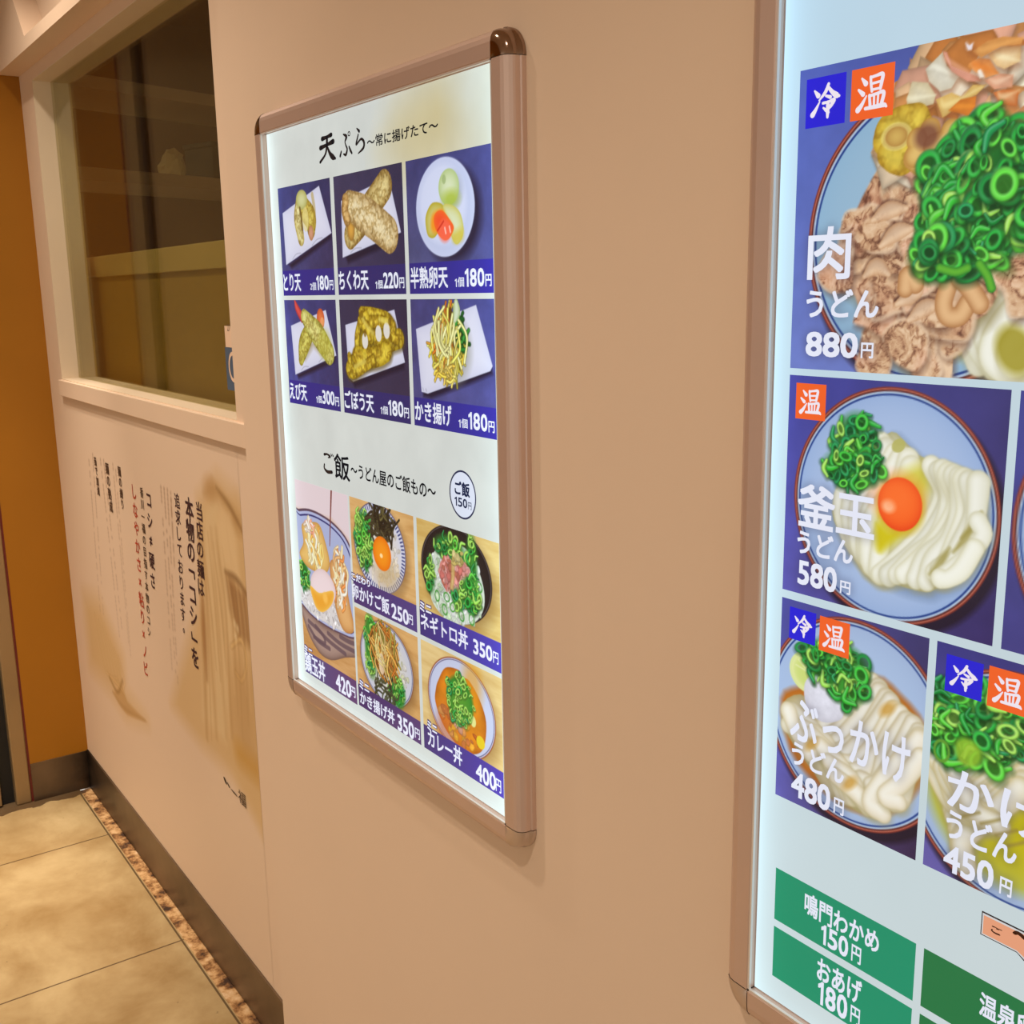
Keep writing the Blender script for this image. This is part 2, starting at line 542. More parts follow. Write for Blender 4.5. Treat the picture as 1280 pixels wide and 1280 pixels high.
        pk = np.clip((vnoise(X + 4, Z + 8, scale * .5, seed + 6, 2) - .5) * 3.5, 0, 1)[..., None] * .45
        c = c * (1 - pk) + c * np.array([1.0, .86, .90]) * pk
        full = s.c.copy(); full[sl] = c
        s.c = keep
        m = Print.__new__(Print); m.__dict__.update(s.__dict__); m.c = np.zeros_like(s.c); m.poly(pts, (1, 1, 1), sm=3, soft=.003)
        a = m.c[..., :1]; s.c = s.c * (1 - a) + full * a

    def ribbons(s, pts_poly, n, pal, w, length, seed=1, wav=.5):
        """ruffled thin slices"""
        P = np.array(pts_poly); g = np.random.default_rng(seed)
        x0, z0 = P.min(0); x1, z1 = P.max(0); k = 0
        while k < n:
            q = np.array([x0 + g.random() * (x1 - x0), z0 + g.random() * (z1 - z0)]); ins = False
            for i in range(len(P)):
                a0, b0 = P[i], P[(i + 1) % len(P)]
                if (a0[1] > q[1]) != (b0[1] > q[1]) and q[0] < (b0[0] - a0[0]) * (q[1] - a0[1]) / (b0[1] - a0[1]) + a0[0]: ins = not ins
            k += 1
            if not ins: continue
            an = g.random() * 6.283; L_ = length * (.5 + .7 * g.random()); d = np.array([math.cos(an), math.sin(an)]); nn = np.array([-d[1], d[0]])
            m = 5; pts = [q + d * L_ * (i / (m - 1) - .5) + nn * (g.random() - .5) * L_ * wav for i in range(m)]
            ww = [w * (.25 + .9 * g.random()) for _ in range(m)]
            col = np.array(pal[g.integers(len(pal))], float) * (.9 + .2 * g.random())
            s.stroke([p + np.array([w * .2, -w * .55]) for p in pts], [x * 1.05 for x in ww], col * .36, a=.55, soft=w * .7)
            s.stroke(pts, ww, np.minimum(col * 1.06, 248), edge=col * .80, power=4, soft=w * .12, tex=(.16, .55 / w))
            s.stroke([p + nn * w * .35 for p in pts], [x * .28 for x in ww], np.minimum(col * 1.22, 250), a=.5, soft=w * .3)
            s.stroke([p - nn * w * .25 for p in pts], [x * .12 for x in ww], col * .55, a=.5, soft=w * .25)

    def strands(s, c, r, n, pal, w, length, seed=1, ang=None, spread=3.14, dark=0.5):
        g = np.random.default_rng(seed)
        for i in range(n):
            t = g.random() * 6.283; q = math.sqrt(g.random()) * .92
            p0 = np.array([c[0] + math.cos(t) * q * r[0], c[1] + math.sin(t) * q * r[1]])
            an = (ang if ang is not None else 0) + (g.random() - .5) * spread
            dv = np.array([math.cos(an), math.sin(an)]) * length * (.5 + .8 * g.random())
            bend = np.array([-dv[1], dv[0]]) * (g.random() - .5) * .7
            col = np.array(pal[g.integers(len(pal))], float) * (.85 + .3 * g.random())
            pts = [p0 - dv * .5, p0 + bend, p0 + dv * .5]
            s.stroke(pts, w * 1.45, col * dark, a=.6)
            s.stroke(pts, w, np.minimum(col * 1.12, 250), edge=col * .8)

    def blobs(s, pts_poly, n, pal, size, seed=1, dark=0.45, sm=3):
        """irregular overlapping pieces inside a polygon"""
        P = np.array(pts_poly); g = np.random.default_rng(seed)
        x0, z0 = P.min(0); x1, z1 = P.max(0)
        k = 0
        while k < n:
            q = np.array([x0 + g.random() * (x1 - x0), z0 + g.random() * (z1 - z0)])
            ins = False
            for i in range(len(P)):
                a0, b0 = P[i], P[(i + 1) % len(P)]
                if (a0[1] > q[1]) != (b0[1] > q[1]) and q[0] < (b0[0] - a0[0]) * (q[1] - a0[1]) / (b0[1] - a0[1]) + a0[0]: ins = not ins
            k += 1
            if not ins: continue
            m = 6; ph = g.random() * 6.28; sz = size * (.45 + .9 * g.random()); el = .4 + .6 * g.random(); ro = g.random() * 3.14
            pp = []
            for i in range(m):
                t = ph + i * 6.283 / m; rr = sz * (.65 + .6 * g.random())
                a_, b_ = math.cos(t) * rr, math.sin(t) * rr * el
                pp.append(q + np.array([a_ * math.cos(ro) - b_ * math.sin(ro), a_ * math.sin(ro) + b_ * math.cos(ro)]))
            col = np.array(pal[g.integers(len(pal))], float) * (.88 + .22 * g.random())
            s.poly([x + np.array([size * .06, -size * .14]) for x in pp], col * dark, sm=sm, a=.55, soft=size * .22)
            s.poly(pp, np.minimum(col, 245), sm=sm, edge=col * .78, ew=size * .13, tex=(.12, .9 / size, k))
            if g.random() < .45:
                s.ell(q + (g.random(2) - .5) * sz * .6, (sz * .16, sz * .09), np.minimum(col * 1.35, 250), a=.6, rot=ro)

    def caption(s, z0, z1, c0, c1):
        j = (s.zs >= z0 - 1e-6) & (s.zs <= z1 + 1e-6)
        t = np.linspace(0, 1, s.nx)[None, :, None]
        s.c[j] = np.array(c0, float) * (1 - t) + np.array(c1, float) * t

    def wood(s, a=(214, 176, 116), b=(188, 142, 82), seed=1):
        X, Z = np.meshgrid(s.xs, s.zs)
        n = vnoise(X * .22 + 3, Z + 9, 60, seed) + .35 * vnoise(X * .1, Z, 320, seed + 1)
        t = np.clip((n - .45) / .5, 0, 1)[..., None]
        s.c[:] = np.array(a) * (1 - t) + np.array(b) * t

    def build(s, name, mat, parent, org, y):
        X, Z = np.meshgrid(s.xs - org[0], s.zs - org[2])
        V = np.stack([X, np.full_like(X, y - org[1]), Z], -1).reshape(-1, 3)
        nx, nz = s.nx, s.nz
        i = np.arange(nx - 1); j = np.arange(nz - 1)
        I, J = np.meshgrid(i, j); b = (J * nx + I).ravel()
        F = np.stack([b, b + 1, b + 1 + nx, b + nx], -1).astype(np.int32)
        me = bpy.data.meshes.new(name)
        me.vertices.add(len(V)); me.vertices.foreach_set('co', V.astype(np.float32).ravel())
        me.loops.add(F.size); me.loops.foreach_set('vertex_index', F.ravel())
        me.polygons.add(len(F)); me.polygons.foreach_set('loop_start', np.arange(0, F.size, 4, dtype=np.int32))
        me.update(calc_edges=True)
        at = me.color_attributes.new('ink', 'FLOAT_COLOR', 'POINT')
        c = lin(np.clip(s.c, 0, 255)).reshape(-1, 3)
        at.data.foreach_set('color', np.column_stack([c, np.ones(len(c))]).astype(np.float32).ravel())
        return link(name, me, mat, parent)


def ink_mesh(name, V, F, rgb, mat, parent):
    me = bpy.data.meshes.new(name)
    me.from_pydata([tuple(map(float, v)) for v in V], [], F)
    me.update()
    at = me.color_attributes.new('ink', 'FLOAT_COLOR', 'POINT')
    at.data.foreach_set('color', np.tile([*lin(rgb), 1.0], len(V)).astype(np.float32))
    return link(name, me, mat, parent)


_tc = {}


def glyphs(body):
    """outline mesh of a line of writing in font units"""
    if body in _tc: return _tc[body]
    if '1' in body:
        Vs, Fs, x = [], [], 0.0
        for ch in body:
            if ch == '1':
                v = np.array([(.16, 0), (.25, 0), (.25, .70), (.185, .70), (.16, .66), (.02, .575), (.02, .50), (.16, .575)])
                f = [(0, 1, 2, 3, 4, 7), (4, 5, 6, 7)]; ad = .40
            else:
                v, f = glyphs(ch); lo, hi = v.min(0), v.max(0)
                v = (v - lo) / (hi - lo) * (np.array([.46, .70]) if ch.isdigit() else np.array([.84, .84])); ad = .56 if ch.isdigit() else .95
            k = sum(len(a) for a in Vs); Vs.append(v + np.array([x, 0])); x += ad
            Fs += [tuple(i + k for i in q) for q in f]
        _tc[body] = (np.vstack(Vs), Fs)
        return _tc[body]
    c = bpy.data.curves.new('writing', 'FONT'); c.body = body; c.resolution_u = 3; c.fill_mode = 'FRONT'
    o = bpy.data.objects.new('writing', c); COL.objects.link(o)
    bpy.context.view_layer.update()
    me = bpy.data.meshes.new_from_object(o.evaluated_get(bpy.context.evaluated_depsgraph_get()))
    V = np.array([v.co[:2] for v in me.vertices]); F = [tuple(q.vertices) for q in me.polygons]
    bpy.data.objects.remove(o); bpy.data.curves.remove(c); bpy.data.meshes.remove(me)
    _tc[body] = (V, F)
    return V, F


def embolden(V, F, e, n=8):
    if e <= 0: return V, F
    Vs, Fs = [V], list(F)
    for k in range(n):
        t = 6.283 * k / n
        off = len(V) * (k + 1)
        Vs.append(V + e * np.clip(np.array([math.cos(t), math.sin(t)]) * 1.42, -1, 1))
        Fs += [tuple(i + off for i in q) for q in F]
    return np.vstack(Vs), Fs


def fit(VF, x0, x1, z0, z1, shear=0.0):
    V, F = VF
    lo, hi = V.min(0), V.max(0)
    q = (V - lo) / np.maximum(hi - lo, 1e-9)
    return np.column_stack([x0 + q[:, 0] * (x1 - x0) + shear * q[:, 1] * (z1 - z0), z0 + q[:, 1] * (z1 - z0)]), F


def brush(strokes, bw=1.45):
    """variable-width brush strokes in a 0..100 box -> (V, F)"""
    V, F = [], []
    for st in strokes:
        P = smooth(np.array(st, float), 7) if len(st) > 2 else np.array([np.array(st[0]) * (1 - t) + np.array(st[1]) * t for t in np.linspace(0, 1, 7)], float)
        n = len(P); b = len(V)
        for i in range(n):
            d = P[min(i + 1, n - 1), :2] - P[max(i - 1, 0), :2]
            d = d / (np.hypot(*d) + 1e-9); nn = np.array([-d[1], d[0]]); w = max(P[i, 2] * bw, .6) / 2
            V.append(P[i, :2] + nn * w); V.append(P[i, :2] - nn * w)
        F += [(b + 2 * i, b + 2 * i + 1, b + 2 * i + 3, b + 2 * i + 2) for i in range(n - 1)]
        for e in (0, n - 1):                                            # round ends
            c = P[e, :2]; w = max(P[e, 2] * bw, .6) / 2; k = len(V)
            V += [c + w * np.array([math.cos(t), math.sin(t)]) for t in np.linspace(0, 6.283, 10, endpoint=False)]
            F.append(tuple(range(k, k + 10)))
    return np.array(V), F


def zoom(x0, y0, sc, y):
    return lambda a, b: onY(x0 + a / sc, y0 + b / sc, y)


def ell4(f, l, r, t, b):
    l, r, t, b = f(*l), f(*r), f(*t), f(*b)
    return ((l[0] + r[0]) / 2, (t[1] + b[1]) / 2), ((r[0] - l[0]) / 2, (t[1] - b[1]) / 2)


def circ3(a, b, c):
    A = np.array([[b[0] - a[0], b[1] - a[1]], [c[0] - a[0], c[1] - a[1]]]) * 2
    B = np.array([b @ b - a @ a, c @ c - a @ a])
    o = np.linalg.solve(A, B)
    return o, float(np.hypot(*(o - a)))


# ================================================================== THE PLACE
YW = 0.652          # painted front wall
YM = 0.680          # printed wall with the window
XL = -3.233         # orange wall on the left
XE = -1.706         # end of the front wall
floor = box('floor', -3.6, 2.4, -3.2, 0.6450, -0.05, 0.0, m_floor); tag(floor, kind='structure')
tag(box('trim_1', XL, XE + .3, 0.6450, YM, -0.05, -0.005, m_mortar), kind='structure')
tag(box('wall_front', XE, 2.4, YW, 0.78, -0.05, 2.66, m_wall), kind='structure')
tag(box('ceiling', -3.6, 2.4, -3.2, 0.90, 2.66, 2.72, m_ceil), kind='structure')

# wall with the window opening
XO, XR, ZB, ZT, YG, YI = -3.090, -1.812, CZ - 0.2152, CZ + 0.546, 0.727, 0.773
parts = [boxvf(XL - .1, XO, YM, YI, -0.05, 2.66), boxvf(XR, XE + .05, YM, YI, -0.05, 2.66),
         boxvf(XO, XR, YM, YI, -0.05, ZB), boxvf(XO, XR, YM, YI, ZT, 2.66)]
V, F = joinvf(parts)
tag(mesh('wall_back', V, F, m_wall), kind='structure')
win = empty('window_1', (XO, YM, ZB)); tag(win, kind='structure')
o = (XO, YM, ZB)


def wbox(name, x0, x1, y0, y1, z0, z1, mat, bevel=0):
    return box(name, x0 - o[0], x1 - o[0], y0 - o[1], y1 - o[1], z0 - o[2], z1 - o[2], mat, win, bevel)


wbox('glass', XO, XR, YG - .003, YG + .003, ZB, ZT, m_glass)
wbox('sill', XO - .002, XE + .02, YM - .009, YM + .001, ZB - .043, ZB - .0005, m_trim, .0015)
V, F = joinvf([boxvf(XO, XO + .002, YM, YI, ZB, ZT), boxvf(XO, XR, YM, YI, ZT - .002, ZT), boxvf(XO, XR, YM, YI, ZB, ZB + .002)])
mesh('reveal', np.array(V) - np.array(o), F, m_reveal, win)

# ledge over the window and the raised face at its left
V, F = boxvf(-3.75, -0.9, 0.626, YM + .001, CZ + 0.576, CZ + 0.605)
a6 = onY(30, 44, .626); b6 = onY(16, 0, .626); k6 = (b6 - a6) / (b6[1] - a6[1])
top = CZ + 0.95
V2, F2 = prism_y([(-3.75, CZ + .605), (a6[0], CZ + .605), tuple(a6 + k6 * (top - a6[1])), (-3.75, top)], 0.626, YM + .001)
V, F = joinvf([(V, F), (V2, F2)])
tag(mesh('trim_2', V, F, m_trim), kind='structure')

# left wall: orange board, steel skirting, sliding-door jamb
tag(box('wall_left', XL - .06, XL, 0.5170, YM, 0.0, 2.66, m_orange), kind='structure')
tag(box('wall_far_left', XL - .16, XL - .1, -3.2, 0.43, -.05, 2.66, m_orange), kind='structure')
tag(box('baseboard_left', XL, XL + .004, 0.517, YM - .004, 0.0, 0.117, m_steel), kind='structure')
tag(box('baseboard_back', XL, XE + .03, YM - .0045, YM + .001, -0.001, 0.1200, m_steel, bevel=.001), kind='structure')
dr = empty('door_1', (XL, 0.5, 0)); tag(dr, kind='structure')
box('jamb', -.06, .002, -.030, .011, 0.0, 2.64, m_jamb, dr, .004)
box('seal', -.06, -.001, .011, .017, 0.0, 2.64, m_red, dr)
box('track_gap', -.10, -.03, -.066, -.030, 0.0, 2.64, m_black, dr)
box('door_leaf', -.09, -.012, -.60, -.066, 0.004, 2.64, m_jamb, dr, .003)

# ------------------------------------------------------------------ hook above the ledge
hx, hz = onY(27, 2, YM)
hk = empty('wall_hook', (hx, YM, hz)); tag(hk, 'small dark metal hook on the pale wall above the window ledge', 'hook')


def tube(pts, r, n=10):
    P = np.array(pts, float); V, F = [], []
    for i, q in enumerate(P):
        d = P[min(i + 1, len(P) - 1)] - P[max(i - 1, 0)]; d /= np.linalg.norm(d) + 1e-12
        u = np.cross(d, [0.3, 0.2, 1.0]); u /= np.linalg.norm(u); v = np.cross(d, u)
        V += [q + r * (math.cos(t) * u + math.sin(t) * v) for t in np.linspace(0, 6.283, n, endpoint=False)]
    for i in range(len(P) - 1):
        F += [(i * n + k, i * n + (k + 1) % n, (i + 1) * n + (k + 1) % n, (i + 1) * n + k) for k in range(n)]
    F += [tuple(range(n))[::-1], tuple(range((len(P) - 1) * n, len(P) * n))]
    return V, F


V, F = tube([(0, 0, .012), (0, -.012, .010), (0, -.017, .002), (0, -.017, -.006), (.003, -.013, -.010), (.006, -.012, -.006)], .0016)
mesh('hook_wire', V, F, m_kdark, hk, True)
box('back_plate', -.006, .006, -.002, .0, -.002, .022, m_trim, hk, .0008)

# ------------------------------------------------------------------ kitchen behind the glass
tag(box('wall_kitchen_end', -5.25, -5.2, 0.773, 3.2, 0.0, 2.66, m_kwall), kind='structure')
tag(box('wall_kitchen_back', -5.25, -0.5, 3.2, 3.25, 0.0, 2.66, m_kwall), kind='structure')
tag(box('floor_kitchen', -5.25, -0.5, 0.773, 3.2, -0.05, 0.0, m_kwall), kind='structure')
tag(box('ceiling_kitchen', -5.25, -0.5, 0.90, 3.2, 2.66, 2.70, m_kwall), kind='structure')

pa = empty('kitchen_partition', (-2.45, 0.81, 0.0)); tag(pa, 'low olive partition with a pale top rail just behind the window glass', 'partition')
zt = CZ + .134 * .80; zr = CZ + .066 * .80
box('top_rail', -.85, .85, -.012, .012, zr, zt, m_prail, pa, .002)
box('panel', -.85, .85, -.004, .006, .02, zr, m_panel, pa)
box('foot_rail', -.85, .85, -.012, .012, .0, .02, m_prail, pa)


def at(u, v, y):
    q = onY(u, v, y); return np.array([q[0], y, q[1]])


# rack standing at an angle in the kitchen
p0 = at(190, 223, 1.32)
rk = empty('kitchen_rack', (p0[0], p0[1], 0)); rk.rotation_euler = (0, 0, math.radians(17.8))
tag(rk, 'stainless kitchen rack with two shelves seen through the window', 'rack')
zs = (at(190, 216, 1.32)[2], at(190, 101, 1.32)[2])
for z_ in zs:
    sh = box('shelf', -.40, .02, -.48, 1.0, z_ - .045, z_, m_shelf, rk, .003)
for (x_, y_) in ((-.39, -.47), (-.02, -.47), (-.39, .97), (-.02, .97)):
    box('upright', x_, x_ + .025, y_, y_ + .025, 0, 2.5, m_shelf, rk, .003)
# crumpled bag on the lower shelf
qb = at(217, 207, 1.45)
V, F = [], []
nn = 14
gg = np.random.default_rng(5)
for k in range(6):
    zz = k / 5 * .105; rr = .075 * (1 - .35 * (k / 5)) if k < 5 else .02
    for i in range(nn):
        t = 6.283 * i / nn; q_ = rr * (1 + .35 * (gg.random() - .5))
        V.append((math.cos(t) * q_ * 1.2, math.sin(t) * q_ * .7, zz + .015 * (gg.random() - .5) * (k > 0)))
for k in range(5):
    F += [(k * nn + i, k * nn + (i + 1) % nn, (k + 1) * nn + (i + 1) % nn, (k + 1) * nn + i) for i in range(nn)]
F += [tuple(range(nn))[::-1], tuple(range(5 * nn, 6 * nn))]
bagp = mesh('paper_bag', V, F, m_bag); bagp.location = (qb[0] - .02, qb[1], zs[0] + .001)
tag(bagp, 'small crumpled pale bag lying on the lower shelf of the kitchen rack', 'bag')
qc = at(256, 200, 1.62)
cx = empty('storage_box', (qc[0], qc[1] + .04, zs[0] + .0005)); cx.rotation_euler = (0, 0, math.radians(17.8))
tag(cx, 'dark brown storage box on the lower shelf of the kitchen rack', 'box')
m_dbox = mat_plain('dark_box', (62, 42, 30), 0.5, noise=.1)
box('box_body', -.10, .08, -.07, .07, 0, .13, m_dbox, cx, .004)
box('box_lid', -.104, .084, -.074, .074, .13, .15, m_dbox, cx, .003)

# stickers on the glass beside the right edge of the window
m_paper = mat_plain('white_sticker', (232, 200, 172), .5, noise=.01)
m_blue = mat_plain('blue_sticker', (72, 92, 116), .5, noise=.02)
m_print = mat_plain('sticker_print', (90, 70, 60), .5)
ys = YG - .0036
a_, b_ = onY(282.5, 434, ys), onY(296, 408, ys)
sk = empty('white_sticker', (a_[0], ys, a_[1])); tag(sk, 'small white printed sticker on the window glass above the blue sticker', 'sticker')
box('paper', 0, .055, -.0004, 0, 0, b_[1] - a_[1], m_paper, sk)
V, F = fit(glyphs('27'), .014, .030, .030, .042)
mesh('print', [(v[0], -.0006, v[1]) for v in V], F, m_print, sk)
a2, b2 = onY(285, 487, ys), onY(296, 435, ys)
sb = empty('blue_sticker', (a2[0], ys, a2[1])); tag(sb, 'blue sticker with a white ring on the window glass below the white sticker', 'sticker')
H2 = b2[1] - a2[1]
box('paper', 0, .06, -.0004, 0, 0, H2, m_blue, sb)
V, F = [], []
for i in range(32):
    t = 6.283 * i / 32
    for rr in (.021, .028): V.append((.036 + math.cos(t) * rr * .8, -.0006, H2 * .55 + math.sin(t) * rr))
F = [(2 * i, 2 * i + 1, (2 * i + 3) % 64, (2 * i + 2) % 64) for i in range(32)]
mesh('ring', V, F, m_paper, sb)

# ================================================================== PRINTED WALL PICTURE UNDER THE WINDOW
m_mural = mat_ink('wall_print')
YP = YM - .0003
mx0, mx1 = XL + .004, -1.8215
mz0, mz1 = 0.121, ZB - .044
mu = Print(mx0, mx1, mz0, mz1, .0032, WALL)
f = zoom(80, 540, 2.4615, YP)
g0 = np.random.default_rng(12)
SEP = np.array((212, 178, 128)); SEP2 = np.array((184, 144, 94)); SEPL = np.array((222, 194, 148))
mu.poly([f(*q) for q in [(330, 840), (420, 500), (410, 200), (470, 130), (560, 220), (600, 500), (640, 1300), (600, 1215), (520, 1060), (420, 960)]], SEP, soft=.055, a=.85)
mu.poly([f(*q) for q in [(440, 880), (470, 300), (530, 200), (600, 500), (640, 1300), (600, 1200), (540, 1080)]], SEP, soft=.05, a=.8)
mu.poly([f(*q) for q in [(425, 880), (430, 240), (470, 210), (500, 420), (520, 640), (500, 960)]], SEPL, soft=.03, a=.8)
for (x0_, x1_, a_) in ((436, 470, .5), (425, 440, .7), (462, 500, .35), (478, 520, .4)):
    mu.stroke([f(x0_ - 10, 300), f((x0_ + x1_) / 2 - 5, 600), f(x1_, 940)], [.004, .010, .004], SEP2, soft=.02, a=a_)
mu.stroke([f(428, 520), f(432, 620), f(440, 760)], [.004, .012, .004], (150, 100, 55), soft=.02, a=.55)
mu.poly([f(*q) for q in [(430, 190), (455, 145), (540, 260), (560, 330), (520, 300), (470, 200)]], SEP2, soft=.03, a=.7)
mu.poly([f(*q) for q in [(495, 430), (560, 500), (575, 660), (540, 640), (510, 540)]], (140, 98, 58), soft=.03, a=.7)
mu.poly([f(*q) for q in [(470, 260), (520, 310), (530, 420), (490, 420)]], (222, 190, 140), soft=.03, a=.7)
mu.stroke([f(515, 660), f(545, 640), f(562, 710), f(548, 765), f(528, 740)], .006, (224, 190, 130), edge=SEP2, soft=.008, a=.8)
mu.poly([f(*q) for q in [(520, 700), (580, 760), (600, 1050), (550, 1010), (520, 900)]], SEP2, soft=.08, a=.45)
mu.stroke([f(540, 990), f(590, 1040)], .02, (196, 146, 62), soft=.05, a=.7)
for k in range(16):
    xa = 432 + k * 6.5 + g0.normal(0, 2); yb_ = 700 + 260 * g0.random()
    mu.stroke([f(xa - 12, 260 + 120 * g0.random()), f(xa + 8 + k, 560), f(xa + 22 + k * 1.5, yb_)], [.001, .004, .001], SEPL * 1.03 if k % 2 else SEP2, soft=.010, a=.45)
mu.poly([f(*q) for q in [(478, 215), (510, 250), (530, 330), (545, 480), (515, 440), (492, 400), (476, 300)]], (226, 196, 150), soft=.025, a=.8)
mu.stroke([f(468, 170), f(510, 230), f(556, 320)], [.002, .005, .003], (140, 104, 62), soft=.012, a=.7)
mu.stroke([f(496, 430), f(530, 452), f(562, 500)], [.002, .006, .003], (120, 86, 50), soft=.014, a=.7)
mu.ell(f(448, 175), (.030, .022), (188, 146, 96), soft=.03, a=.55)
for q_ in ((525, 590), (534, 605), (528, 630)): mu.ell(f(*q_), (.007, .008), (226, 204, 160), soft=.008, a=.7)
# small bundle of noodles at the left
mu.poly([f(*q) for q in [(60, 500), (110, 520), (180, 690), (190, 800), (255, 890), (190, 870), (140, 790), (80, 720)]], (210, 174, 118), soft=.09, a=.75)
mu.poly([f(*q) for q in [(150, 800), (180, 790), (195, 830), (255, 892), (195, 872)]], (190, 148, 94), soft=.012, a=.6)
for k in range(7):
    mu.stroke([f(95 + k * 12, 560 + k * 22), f(120 + k * 11, 700 + k * 10), f(135 + k * 8, 745 + k * 8), f(165 + k * 4, 760 + k * 9)], .004, (228, 196, 140), edge=SEP2, soft=.012, a=.5)
mu.stroke([f(140, 755), f(165, 800), f(180, 765)], .005, (150, 110, 60), soft=.012, a=.6)
mu.stroke([f(150, 800), f(185, 850), f(250, 888)], [.003, .008, .002], SEP2, soft=.012, a=.7)
# unreadable fine print: faint grey columns
g = np.random.default_rng(3)
for (xt, yt, xb, yb, al) in ((75, 65, 112, 560, .32), (88, 70, 122, 570, .30), (112, 85, 172, 640, .32), (122, 88, 182, 640, .34), (150, 100, 200, 660, .25), (158, 105, 206, 700, .25),
                             (298, 170, 335, 770, .30), (308, 175, 346, 780, .32), (318, 178, 352, 800, .30), (328, 182, 340, 420, .25)):
    n_ = 42
    for k in range(n_):
        if g.random() < .25: continue
        t = k / n_; q = f(xt + (xb - xt) * t, yt + (yb - yt) * t)
        mu.ell(q, (.0045, .0048), (120, 84, 60), soft=.005, a=al * (1.2 - .7 * t))
mural = mu.build('wall_print', m_mural, None, (mx0, YM, mz0), YP)
mural.location = (mx0, YM, mz0)
tag(mural, 'faded sepia noodle picture with vertical writing printed on the wall under the window', 'wall picture')


def vertical(name, body, ta, ba, size, rgb, bold=.02, yoff=-.0006, sq=1.0):
    """column of writing from point ta to ba (x, z); size = character height"""
    V, F = [], []
    n = len(body)
    for i, ch in enumerate(body):
        t = (i + .5) / n
        c = ta * (1 - t) + ba * t
        v, fc = embolden(*glyphs(ch), bold, 6)
        lo, hi = v.min(0), v.max(0); sc = size * float(np.hypot(*(ba - ta))) / n
        q = (v - (lo + hi) / 2) * sc
        q[:, 0] *= sq
        k = len(V); nb = len(glyphs(ch)[0]); V += [(c[0] + a - mx0, YP + yoff - YM - 4e-5 * (w_i // nb), c[1] + b - mz0) for w_i, (a, b) in enumerate(q)]
        F += [tuple(j + k for j in p_) for p_ in fc]
    return ink_mesh(name, V, F, rgb, m_mural, mural)


INK = (64, 38, 46)
h = zoom(200, 590, 4.7375, YP)
vertical('writing_column', '当店の麺は', h(232, 175), h(246, 740), 1.0, INK, .012)
vertical('writing_column', '本物の﹁コシ﹂を', h(172, 150), h(212, 1160), 1.05, INK, .02)
vertical('writing_column', '追求しております。', h(100, 120), h(145, 985), .95, INK, .008)
i_ = zoom(100, 560, 4.2667, YP)
vertical('writing_column', 'コシ≠硬さ', i_(366, 225), i_(392, 760), .85, INK, .02)
vertical('writing_column', '香川一福の目指す本物のコシ', i_(328, 205), i_(372, 1010), .9, (80, 60, 48), .01)
RD = (188, 66, 40)
v_ = vertical('writing_column', 'しなやかさ×粘り×ノビ', i_(286, 185), i_(356, 1220), .9, RD, .012)
tag(v_, 'column of dark red brush writing')
vertical('writing_column', '麺の練り', i_(208, 95), i_(230, 330), 1.0, (84, 60, 46), .02)
vertical('writing_column', '麺の熟成', i_(142, 75), i_(170, 345), 1.0, (84, 60, 46), .02)
vertical('writing_column', '茹で加減', i_(80, 45), i_(102, 255), 1.0, (84, 60, 46), .02)
j_ = zoom(260, 950, 16.0, YP)
V, F = brush([[(0, 82, 5), (4, 60, 7), (8, 44, 5)], [(14, 66, 3), (20, 46, 5), (22, 38, 2)], [(32, 40, 5), (44, 34, 9), (52, 30, 5)]])
a_, b_ = j_(325, 505), j_(590, 600)
V, F = fit((V, F), a_[0], b_[0], j_(560, 700)[1], j_(345, 355)[1] - .0)
V2, F2 = fit(embolden(*glyphs('福'), 0), j_(625, 800)[0], j_(765, 800)[0], j_(700, 900)[1] - .0, j_(690, 640)[1])
V, F = joinvf([(list(V), F), (list(V2), F2)])
ink_mesh('signature', [(v[0] - mx0, YP - .0006 - YM - 4e-6 * w_i, v[1] - mz0) for w_i, v in enumerate(V)], F, (52, 30, 18), m_mural, mural)


